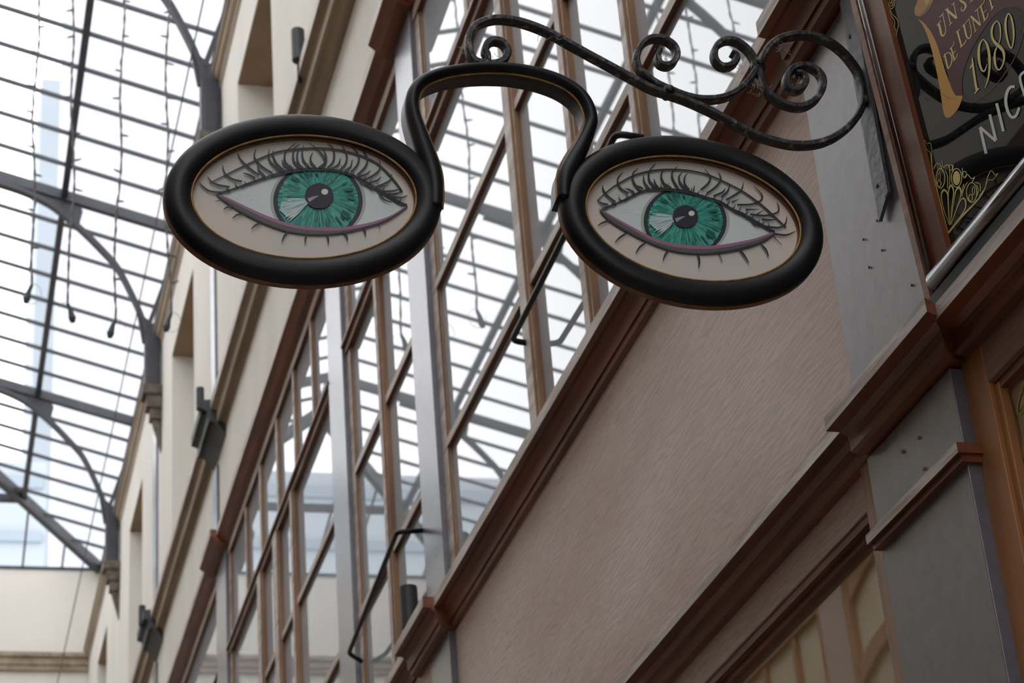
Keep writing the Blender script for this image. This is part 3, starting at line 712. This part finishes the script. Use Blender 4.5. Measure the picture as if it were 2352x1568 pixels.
# nose bridge: rounded front, deep body, gold line on the inner front edge
BR = [(998, 478), (999, 440), (993, 395), (978, 350), (964, 310), (951, 272), (946, 240), (952, 210), (971, 188), (1005, 173), (1045, 164), (1090, 159), (1135, 158),
      (1185, 161), (1245, 173), (1295, 192), (1330, 217), (1350, 247), (1357, 278), (1350, 303), (1336, 335), (1318, 368), (1301, 400), (1295, 430), (1294, 458)]
BW = [.0115, .0125, .014, .014, .0125, .011, .0105, .010, .0095, .009, .0085, .0085, .0085, .0085, .009, .0095, .010, .0105, .0105, .011, .0125, .014, .0135, .0115, .010]
pts = catmull([(*BR[i], BW[i]) for i in range(len(BR))], 5)
cl = [(at(p[0], p[1], 1, YS-.004), p[2]) for p in pts]
bm = bmesh.new(); gb = []; rings = []
for i, (p, hw) in enumerate(cl):
    t = (cl[min(i+1, len(cl)-1)][0]-cl[max(i-1, 0)][0]); t.y = 0; t.normalize(); nn = Vector((-t.z, 0, t.x))   # outward of the arch
    pr = [(hw*cos(a__), -.014*sin(a__)) for a__ in [pi*k/8 for k in range(9)]]
    ring_ = [p+nn*r_+Vector((0, dy, 0)) for r_, dy in pr] + [p+nn*(-hw*.9)+Vector((0, .036, 0)), p+nn*(hw*.9)+Vector((0, .036, 0))]
    rings.append([bm.verts.new(q) for q in ring_]); gb.append(p-nn*(hw+.0002)+Vector((0, -.0005, 0)))
for a__, b__ in zip(rings, rings[1:]):
    for k in range(len(a__)): bm.faces.new((a__[k], a__[(k+1) % len(a__)], b__[(k+1) % len(a__)], b__[k]))
bm.faces.new(rings[0][::-1]); bm.faces.new(rings[-1])
br = obj('nose_bridge', bm, M['black'], sign, smooth=True)
bm = bmesh.new(); tube(bm, gb, .0018, 6); obj('gold_edge_line', bm, M['gold'], br, smooth=True, label='gold painted line along the inner edge of the bridge')

# ------------------------------------------------------------------ scroll bracket
brk = empty('scroll_bracket', (1.40, YS, 3.54), label='dusty black wrought iron scroll bracket holding up the spectacles sign', cat='bracket')
def bar(name, pts, wd=.0095, dp=.0185, parent=brk, taper=True):
    P = [at(p[0], p[1], 1, YS) for p in catmull(pts, 7)]
    bm = bmesh.new(); rings = []; n = len(P)
    for i, p in enumerate(P):
        t = (P[min(i+1, n-1)]-P[max(i-1, 0)]); t.y = 0; t.normalize(); nn = Vector((-t.z, 0, t.x))
        s_ = min(1, .55+.45*min(i, n-1-i)/8) if taper else 1
        h, d__ = wd/2*s_, dp/2; c_ = .0022
        sec = [(-h+c_, -d__), (h-c_, -d__), (h, -d__+c_), (h, d__-c_), (h-c_, d__), (-h+c_, d__), (-h, d__-c_), (-h, -d__+c_)]
        rings.append([bm.verts.new(p+nn*a__+Vector((0, b__, 0))) for a__, b__ in sec])
    for a__, b__ in zip(rings, rings[1:]):
        for k in range(8): bm.faces.new((a__[k], a__[(k+1) % 8], b__[(k+1) % 8], b__[k]))
    bm.faces.new(rings[0][::-1]); bm.faces.new(rings[-1])
    return obj(name, bm, M['wrought'], parent)
f6 = lambda L_: [(1000+x/3.92, y_/3.92) for x, y_ in L_]
f7 = lambda L_: [(1400+x/3.92, y_/3.92) for x, y_ in L_]
bar('scroll_bar', f6([(478, 560), (462, 505), (446, 470), (455, 420), (490, 382), (535, 372), (595, 390), (638, 440), (645, 500), (610, 555), (540, 582), (440, 580), (360, 560), (318, 510), (298, 440), (296, 370), (312, 300), (360, 240), (440, 200), (550, 178), (660, 185), (780, 210), (920, 258), (1060, 322), (1230, 418), (1400, 512), (1600, 620), (1800, 730), (1950, 808)])
    + f7([(540, 858), (700, 915), (900, 1005), (1100, 1110), (1300, 1215), (1480, 1275), (1660, 1310), (1830, 1305), (1980, 1262), (2110, 1180), (2210, 1080), (2268, 970), (2284, 870), (2274, 770), (2240, 670), (2180, 575), (2100, 480), (2000, 400), (1880, 345), (1760, 322), (1640, 325), (1520, 362), (1430, 430), (1375, 520), (1345, 610), (1350, 700), (1385, 790), (1450, 870), (1550, 935), (1660, 968), (1760, 960), (1860, 895), (1910, 800), (1912, 715), (1870, 650), (1800, 610), (1710, 603), (1630, 640), (1588, 715), (1600, 785), (1665, 822), (1735, 790), (1757, 720), (1725, 672), (1670, 668)]), wd=.0108)
bar('scroll_bar', f7([(452, 455), (430, 520), (450, 580), (520, 600), (580, 560), (602, 490), (575, 420), (510, 372), (430, 350), (350, 362), (285, 410), (245, 490), (240, 570), (275, 640), (340, 705), (430, 765), (540, 815), (680, 870), (830, 900), (1000, 890), (1130, 838), (1230, 750), (1290, 670), (1318, 600), (1280, 510), (1220, 435), (1130, 378), (1040, 370), (965, 415), (938, 490), (955, 560), (1010, 605), (1080, 600), (1132, 560), (1132, 505), (1090, 480)]), wd=.0100)
def collar(px, py, dx, dz, r_=.011):
    p = at(px, py, 1, YS); bm = bmesh.new(); v = Vector((dx, 0, dz)).normalized()
    tube(bm, [p-v*.010, p-v*.008, p+v*.008, p+v*.010], [r_*.85, r_*1.15, r_*1.15, r_*.85], 12)
    for sy in (-1, 1):
        c0 = p+Vector((0, sy*.011, 0)); tube(bm, [c0, c0+Vector((0, sy*.003, 0)), c0+Vector((0, sy*.005, 0))], [.007, .006, .002], 10)
    obj('collar', bm, M['wrought'], brk, smooth=True)
collar(1534, 213, .45, -.2, .0095); collar(1741, 150, .1, 1, .0100)
# fixing strap on the pilaster with pointed foot, holes and rivets
y0s, y1s = 2.622, 2.668
bm = bmesh.new()
prism(bm, [(1.411, y0s, 3.345), (1.411, y1s, 3.318), (1.411, y1s, 3.745), (1.411, y0s, 3.745)], (-.006, 0, 0))
st = obj('fixing_strap', bm, M['strap'], brk, label='grey flat iron strap screwed to the pilaster')
for (px, py) in ((1952, 84), (2015, 427), (2036, 451)):
    p = at(px, py, 0, 1.405); bm = bmesh.new(); tube(bm, [p, p+Vector((-.002, 0, 0))], [.0045, .003], 10); obj('screw', bm, M['iron'], st)
bm = bmesh.new(); p = at(1985, 205, 1, YS)
box(bm, (p.x-.004, YS-.008, p.z-.008), (1.408, YS+.008, p.z+.006))
beam(bm, (1.402, YS, p.z+.03), (1.402, YS, p.z-.03), .014, .008); obj('mounting_lug', bm, M['wrought'], brk)
# cobwebs clinging to the bars
bm = bmesh.new(); rw = random.Random(5)
for (px, py, n_) in ((1130, 135, 12), (1255, 70, 10), (1520, 125, 14), (1690, 150, 12), (1830, 190, 18), (1745, 200, 16), (1075, 120, 12), (1280, 85, 8), (1790, 100, 14)):
    for _ in range(n_):
        a0 = at(px+rw.uniform(-22, 22), py+rw.uniform(-16, 16), 1, YS+rw.uniform(-.008, .008)); a1 = a0+Vector((rw.uniform(-.012, .012), rw.uniform(-.004, .004), rw.uniform(-.01, .006)))
        mid = (a0+a1)/2+Vector((0, 0, -.003)); tube(bm, [a0, mid, a1], .00035, 3)
obj('cobweb', bm, M['web'], brk, kind='stuff')

# ------------------------------------------------------------------ framed glass sign leaning out over the cornice
TH = math.atan(.061); O_ = Vector((1.3795, 2.52, 3.062))
UV, VV, WV = Vector((0, -1, 0)), Vector((-sin(TH), 0, cos(TH))), Vector((-cos(TH), 0, -sin(TH)))
def FS(u, v, w_): return O_+UV*u+VV*v+WV*w_
gs = empty('framed_glass_sign', tuple(O_), label='black glass shop sign with gold lettering in a red-brown frame, top right', cat='sign')
def fbox(bm, u0, u1, v0, v1, w0, w1, mi=0):
    vs = [bm.verts.new(FS(u, v, w_)) for w_ in (w0, w1) for v in (v0, v1) for u in (u0, u1)]
    for f in ((0, 1, 3, 2), (4, 6, 7, 5), (0, 4, 5, 1), (2, 3, 7, 6), (0, 2, 6, 4), (1, 5, 7, 3)): bm.faces.new([vs[i] for i in f]).material_index = mi
U1, V1 = 1.05, .95
bm = bmesh.new()
fbox(bm, 0, .016, 0, V1, -.05, -.001, 1); fbox(bm, .016, .024, 0, V1, -.05, -.010)
fbox(bm, .034, .080, .0, V1, -.05, -.006); fbox(bm, .080, .090, .0, V1, -.05, -.003)
stl = obj('frame_stile', bm, [M['mahog_v'], M['board']], gs)
bm = bmesh.new(); tube(bm, [FS(.029, .0, -.004), FS(.029, V1, -.004)], .0058, 18)
obj('frame_bead', bm, M['polished'], gs, smooth=True)
bm = bmesh.new(); fbox(bm, .005, U1, -.004, .016, -.05, .010); obj('frame_base', bm, M['iron2'], gs)
bm = bmesh.new(); tube(bm, [FS(.035, .036, -.004), FS(.045, .036, .0), FS(U1, .036, .0)], [.004, .0165, .0165], 20)
obj('frame_rail', bm, M['polished'], gs, smooth=True)
bm = bmesh.new(); fbox(bm, .075, U1, .05, .060, -.03, -.003); obj('frame_lip', bm, M['mahog'], gs); bm = bmesh.new(); fbox(bm, .0, U1, V1, V1+.09, -.05, 0); obj('frame_rail', bm, M['mahog'], gs)
bm = bmesh.new(); fbox(bm, .085, U1, .055, V1, -.016, -.012); gl = obj('glass', bm, M['pane_black'], gs)
# signwriting on the glass
GP, GN = FS(0, 0, -.0115), WV
def on_glass(px, py, layer=0):
    d = ray(px, py); t = (GP-CAM).dot(GN)/d.dot(GN); return CAM+d*t+WV*(.00001*layer)
SA = 1735/332
PA = Painter(lambda x, y_, l: on_glass(2020+x/SA, y_/SA, l))
GOLD, YEL = (206, 156, 72), (226, 212, 132)
PA.poly([(640, -60), (640, 0), (575, 90), (470, 205), (560, 310), (640, 420), (700, 560), (760, 720), (815, 880), (850, 1010), (890, 1110), (940, 1155), (1000, 1140), (990, 1020), (1000, 900), (1040, 760), (1110, 580), (1200, 430), (1310, 260), (1420, 150), (1520, 95), (1620, 85), (1700, 110), (1780, 200), (1900, 300), (1900, -60)], (78, 24, 34), 1)
PA.poly(catmull([(460, 225), (520, 260), (580, 330), (640, 420), (700, 560), (745, 700), (800, 880), (850, 1010), (885, 1100), (930, 1150), (990, 1145), (990, 1190), (950, 1290), (890, 1370), (830, 1415), (790, 1400), (765, 1330), (745, 1200), (725, 1060), (690, 880), (650, 690), (610, 540), (560, 390), (510, 290)], 2, True), GOLD, 2)
PA.stroke([(740, 1110), (790, 1150), (860, 1190), (930, 1180)], [3, 8, 3], (128, 88, 40), 3)
PA.poly([(455, -40), (460, 0), (425, 90), (420, 160), (440, 190), (475, 195), (540, 140), (600, 60), (640, 0), (660, -40)], (180, 134, 70), 2)
PA.poly([(530, -40), (540, 0), (560, 65), (605, 0), (620, -40)], (190, 176, 110), 3)
PA.stroke([(480, 200), (560, 140), (610, 60), (650, -20)], 7, (196, 160, 84), 3)
PA.stroke([(1000, 1150), (1060, 1212), (1130, 1225), (1300, 1120), (1470, 930), (1620, 700), (1700, 500), (1745, 300)], 9, (104, 58, 46), 1)
def T(P_, w_): PA.stroke(P_, [v*1.22 for v in w_] if isinstance(w_, list) else w_*1.22, YEL, 4)
for P_, w_ in [([(712, 285), (728, 340), (740, 400), (758, 432), (780, 415), (795, 370), (785, 290), (760, 180)], [22, 22, 18, 10, 8, 8, 8]), ([(688, 310), (738, 245)], 7), ([(722, 208), (772, 155)], 7),
               ([(812, 112), (855, 290)], 8), ([(800, 110), (925, 218)], 24), ([(930, 222), (890, 40)], 8), ([(838, 306), (876, 264)], 7), ([(788, 122), (835, 95)], 7), ([(868, 62), (906, 24)], 7),
               ([(960, -25), (975, 10), (1015, 32), (1036, 70), (1020, 115), (995, 132), (982, 118)], [8, 18, 24, 20, 12, 8, 10]), ([(988, 85), (980, 125)], 7), ([(1085, 25), (1140, -15)], 8),
               ([(785, 660), (825, 822)], 15), ([(778, 657), (832, 630), (862, 660), (872, 720), (852, 790), (822, 828)], [6, 9, 12, 12, 9, 5]), ([(768, 682), (798, 648)], 6),
               ([(862, 572), (902, 722)], 14), ([(846, 592), (888, 540), (896, 494)], 7), ([(880, 645), (916, 608)], 7), ([(888, 738), (928, 678), (938, 640)], 7),
               ([(937, 372), (987, 560)], 17), ([(920, 392), (966, 352)], 7), ([(974, 572), (1030, 510), (1042, 474)], 9),
               ([(1015, 290), (1032, 370), (1050, 440), (1074, 462), (1100, 430), (1106, 370), (1080, 240)], [18, 18, 14, 9, 8, 7]), ([(998, 318), (1042, 272)], 7), ([(1042, 268), (1082, 224)], 7),
               ([(1112, 198), (1155, 376)], 8), ([(1098, 194), (1215, 302)], 22), ([(1216, 304), (1176, 118)], 8), ([(1138, 392), (1172, 354)], 7), ([(1148, 142), (1192, 98)], 7),
               ([(1217, 68), (1267, 244)], 16), ([(1200, 92), (1252, 34), (1262, -10)], 8), ([(1240, 165), (1288, 118)], 8), ([(1252, 262), (1300, 200), (1308, 158)], 8),
               ([(1325, -20), (1360, 108)], 15), ([(1340, 122), (1378, 68)], 7),
               ([(1118, 690), (1128, 800), (1148, 950), (1172, 1085)], [8, 20, 22, 24]), ([(1090, 822), (1122, 762)], 12), ([(1146, 1122), (1200, 1056)], 12),
               ([(1250, 470), (1208, 530), (1195, 640), (1205, 760), (1236, 846), (1268, 845), (1295, 770)], [8, 18, 26, 24, 18, 14, 4]), ([(1250, 470), (1290, 520), (1316, 620), (1326, 740), (1318, 880), (1298, 980), (1268, 1055)], [10, 20, 26, 24, 18, 12, 4]),
               ([(1415, 250), (1370, 300), (1350, 380), (1362, 460), (1400, 520), (1450, 565), (1490, 620), (1500, 700), (1482, 780), (1440, 838), (1402, 800), (1386, 700), (1392, 620), (1420, 550), (1450, 480), (1457, 380), (1445, 290), (1415, 250)], [10, 16, 22, 24, 28, 32, 26, 18, 14, 14, 20, 22, 16, 8, 8, 12, 14, 10]),
               ([(1550, 158), (1522, 230), (1517, 320), (1530, 430), (1560, 540), (1588, 578), (1610, 500), (1615, 400), (1605, 290), (1580, 195), (1550, 158)], [10, 18, 22, 20, 16, 12, 14, 18, 20, 14, 10])]: T(P_, w_)
for P_ in [[(105, 20), (130, 70), (160, 60), (170, -10)], [(110, 60), (145, 108), (180, 60), (188, -10)], [(120, 0), (135, 40), (150, 30), (152, -10)], [(135, 118), (160, 170), (215, 230), (232, 300), (212, 380), (205, 460)], [(128, 112), (150, 190), (185, 250), (186, 330), (208, 375)]]:
    PA.stroke(P_, [4, 7, 7, 4], YEL, 3)
WH = (220, 224, 222)
for P_, w_ in [([(1410, 1240), (1450, 1400), (1492, 1575)], 34), ([(1628, 1040), (1575, 1048), (1535, 1110), (1520, 1220), (1545, 1335), (1592, 1405), (1645, 1385), (1682, 1290)], [30, 34, 36, 36, 36, 34, 32, 30]), ([(1760, 850), (1690, 935), (1760, 1180)], 30)]: PA.stroke(P_, w_, WH, 4)
PA.build('gold_lettering', brush('sign_paint'), gl, WV, label='gold and white lettering with a maroon ribbon')
PB = Painter(lambda x, y_, l: on_glass(2100+x/SA, 260+y_/SA, l))
for P_ in ([(862, 484), (790, 170)], [(788, 166), (978, 332)], [(980, 325), (905, 15)]): PB.stroke(P_, 34, WH, 4)
Y2 = (212, 198, 112)
for P_, w_ in [([(400, 1430), (330, 1150), (240, 780), (215, 650), (200, 500), (188, 470)], [18, 16, 12, 10, 6]), ([(215, 620), (205, 400), (185, 355), (150, 365), (120, 320), (140, 420), (190, 470)], 5), ([(405, 1440), (560, 1250), (760, 1040), (850, 900), (870, 800), (920, 690), (970, 740), (1005, 722), (940, 800), (890, 800), (840, 910), (780, 990)], [22, 24, 16, 10, 8, 8, 8, 6, 6, 6, 8]),
               ([(420, 1340), (345, 1120), (325, 980), (360, 920), (400, 970), (405, 1080), (420, 1340)], [3, 10, 14, 26, 14, 8, 3]), ([(425, 1340), (410, 1050), (412, 930), (440, 865), (472, 930), (462, 1050), (430, 1340)], [3, 8, 12, 24, 14, 10, 3]),
               ([(435, 1330), (478, 1050), (500, 930), (538, 892), (562, 950), (540, 1050), (440, 1330)], [3, 8, 14, 26, 14, 8, 3]), ([(440, 1340), (540, 1080), (590, 1020), (618, 1070), (600, 1170), (450, 1370)], [3, 8, 18, 16, 14, 4])]:
    PB.stroke(P_, w_, Y2, 3)
def ringp(cx, cy, rx, ry, wv): PB.stroke([(cx+rx*cos(t), cy+ry*sin(t)) for t in [2*pi*i/18 for i in range(19)]], wv, Y2, 3, 2)
PB.poly([(508+44*cos(t), 778+86*sin(t)) for t in [2*pi*i/28 for i in range(28)]], Y2, 3)
ringp(508, 775, 62, 112, 9); ringp(315, 780, 52, 118, 10); ringp(690, 950, 62, 118, 10); ringp(300, 845, 22, 36, 10); ringp(440, 650, 20, 34, 8); ringp(606, 735, 22, 40, 9); ringp(678, 1015, 22, 40, 9); ringp(300, 760, 16, 50, 7); ringp(712, 930, 14, 50, 7)
for P_ in [[(235, 670), (268, 605), (315, 620), (345, 700)], [(332, 572), (352, 650), (385, 622), (415, 630), (428, 700), (425, 860)], [(375, 690), (400, 760), (400, 900)], [(470, 620), (462, 700)], [(578, 655), (580, 740)], [(600, 775), (640, 735), (690, 785), (728, 765), (690, 835)], [(595, 850), (570, 960)], [(640, 830), (600, 900), (575, 1000)], [(730, 830), (790, 850), (795, 940)], [(750, 860), (772, 920), (755, 990)]]:
    PB.stroke(P_, 9, Y2, 3)
PB.build('corner_ornament', brush('ornament_paint'), gl, WV, label='gold shell ornament in the corner of the glass')

# ------------------------------------------------------------------ neighbouring shop glass with painted letter
ng = obj('window_12', boxes(((1.442, .8, .4), (1.45, 2.452, 2.918))), M['pane_low'], kind='structure')
SN = 905/202
PN = Painter(lambda x, y_, l: at(2150+x/SN, 750+y_/SN, 0, 1.4415-.00001*l))
PN.stroke([(905, 490), (830, 555), (742, 640), (790, 850), (850, 1150), (905, 1430)], 7, (150, 130, 90), 1, 2)
PN.stroke([(905, 520), (765, 655), (820, 900), (880, 1180)], 9, (120, 84, 74), 1, 2)
PN.stroke([(900, 560), (872, 680), (842, 790), (834, 870), (852, 908), (880, 880), (905, 830)], [26, 26, 24, 22, 22, 24, 24], (164, 160, 84), 2)
PN.stroke([(900, 700), (880, 700), (862, 760), (850, 840), (862, 872), (890, 840)], 6, (40, 44, 40), 3)
PN.build('painted_letter', brush('letter_paint'), ng, Vector((-1, 0, 0)))

# ------------------------------------------------------------------ black rails across the windows
def rail(pts, label, r_=.0078):
    bm = bmesh.new(); tube(bm, pts, r_, 10)
    return obj('window_guard_rail', bm, M['black'], smooth=True, label=label, cat='rail')
def rounded(P, r_=.02):
    P = [Vector(p) for p in P]; out = [P[0]]
    for i in range(1, len(P)-1):
        a__ = (P[i-1]-P[i]).normalized()*r_; b__ = (P[i+1]-P[i]).normalized()*r_
        for k in range(7):
            t = k/6; out.append((P[i]+a__)*(1-t)**2+P[i]*2*t*(1-t)+(P[i]+b__)*t*t)
    return out+[P[-1]]
rail(rounded([(1.412, 4.628, 4.145), (1.369, 4.628, 4.15), (1.353, 3.665, 4.135), (1.414, 3.665, 4.13)]), 'black bent rail across the window between the two eyes')
rail(rounded([(1.402, 5.84, 4.155), (1.322, 5.84, 4.148), (1.367, 6.88, 4.15), (1.414, 6.88, 4.12)]), 'black bent rail at the bottom, fixed to the grey post and ending lower left')

# ------------------------------------------------------------------ uplights
def uplight(loc, h, r_, label, arm=None, rot=0):
    t = empty('wall_uplight', loc, label=label, cat='lamp', group=None)
    x, y_, z = loc; bm = bmesh.new()
    tube(bm, [(x, y_, z), (x, y_, z+.004), (x, y_, z+h-.004), (x, y_, z+h), (x, y_, z+h-.012)], [r_*.9, r_, r_, r_*.95, r_*.8], 20)
    obj('lamp_body', bm, M['lampblack'], t, smooth=False)
    bm = bmesh.new()
    if arm: tube(bm, [(x, y_, z+.02), (x, y_, z-.03), arm], .008, 8)
    obj('mounting_arm', bm, M['lampblack'], t)
uplight((1.385, 6.005, 3.905), .135, .027, 'black cylinder uplight standing on the brown ledge at the bottom', arm=(1.395, 5.99, 3.83))
p = at(460, 941, 1, 10.02); uplight(tuple(p), .125, .021, 'black cylinder uplight on the cream wall at mid left, above a finned bracket', arm=(1.31, 10.05, 6.63))
p = at(326, 1437, 1, 13.07); uplight(tuple(p), .135, .022, 'smallest black cylinder uplight, farthest along the cream wall', arm=(1.31, 13.05, 6.63))
p = at(686, 136, 1, 7.0); uplight((p.x, p.y, p.z-.01), .15, .027, 'black uplight high on the cream wall above the left eye', arm=(1.30, 7.05, 6.6))
# dark metal capitals where the moulding breaks round the iron posts
for y_, z_ in ((10.0, 10.45), (12.95, 13.37)):
    bm = bmesh.new()
    P = [(1.42, MID[0][1]+.01)] + [(x-.045, z) for x, z in MID] + [(1.42, MID[-1][1]-.08)]
    extrude_y(bm, P, y_, z_)
    obj('post_capital', bm, M['iron2'], label='dark ribbed metal capital on the moulding under the ' + ('mid left uplight' if y_ < 11 else 'farthest uplight'), cat='capital')

# ------------------------------------------------------------------ hanging light strings and overhead cable
def light_string(x, y_, ztop, zbot, label, seed, group=None):
    rg = random.Random(seed); t = empty('light_string', (x, y_, ztop), label=label, cat='string lights', group=group)
    n = 46; P = []
    for i in range(n+1):
        f = i/n; P.append(Vector((x+.008*sin(f*17+seed)+rg.uniform(-.003, .003)+.012*sin(f*5+seed*2), y_+rg.uniform(-.003, .003), ztop+(zbot-ztop)*f)))
    for dx in (-.0035, .0035):
        bm = bmesh.new(); tube(bm, [p+Vector((dx*sin(i*1.9), dx*cos(i*1.9), 0)) for i, p in enumerate(P)], .0042, 6)
        obj('cable', bm, M['cable'], t)
    i = 2
    while i < n-1:
        s_ = rg.choice((-1, 1)); p = P[i]; q = p+Vector((s_*rg.uniform(.03, .042), 0, rg.uniform(-.015, .02)))
        bm = bmesh.new(); tube(bm, [p, p.lerp(q, .45), q], [.004, .0065, .003], 6); obj('bulb', bm, M['cable'], t); i += rg.choice((3, 4))
    p = P[-1]; s_ = rg.choice((-1, 1)); bm = bmesh.new()
    tube(bm, [p, p+Vector((s_*.012, 0, -.03)), p+Vector((s_*.022, 0, -.075)), p+Vector((s_*.026, 0, -.095))], [.008, .011, .018, .011], 10); obj('end_plug', bm, M['darkplug'], t)
    bm = bmesh.new(); tube(bm, [p+Vector((.045*sin(a__)*s_*-1, 0, -.045+.055*cos(a__))) for a__ in [pi*2*k/14 for k in range(12)]], .0013, 4); obj('wire_loop', bm, M['cable'], t)
for i, (px, zb, lb) in enumerate([(72, 6.72, 'leftmost hanging string of small lights, ending highest of the four'), (155, 6.63, 'second hanging string of small lights from the left, beside the thick roof purlin'),
                                 (270, 6.56, 'third hanging string of small lights from the left, ending lowest'), (388, 6.61, 'hanging string of small lights brushing the left edge of the black eye frame')]):
    p = at(px, 640, 1, 9.0); light_string(p.x, 9.0, 9.05, zb, lb, i+1)
for i, x in enumerate((-.78, -.95, -1.22)):
    light_string(x, 9.0, 9.05, 6.6, 'string of small lights seen only as a reflection in the upper window', 11+i, 'light strings mirrored in the window')
bm = bmesh.new(); tube(bm, [(-1.96, 9.0, 9.10), (-.3, 9.0, 9.03), (1.49, 9.0, 9.10)], .004, 6)
obj('support_wire', bm, M['cable'], label='thin wire across the passage carrying the light strings', cat='wire')
a, b = at(467, 0, 1, 8.6), at(132, 1568, 1, 17.6)
d = (b-a).normalized(); bm = bmesh.new(); tube(bm, [a-d*3, a, (a+b)/2+Vector((0, 0, -.02)), b, b+d*1.4], .0045, 6)
obj('overhead_cable', bm, M['cable'], smooth=True, label='thin single cable running along the passage below the glass roof', cat='cable')
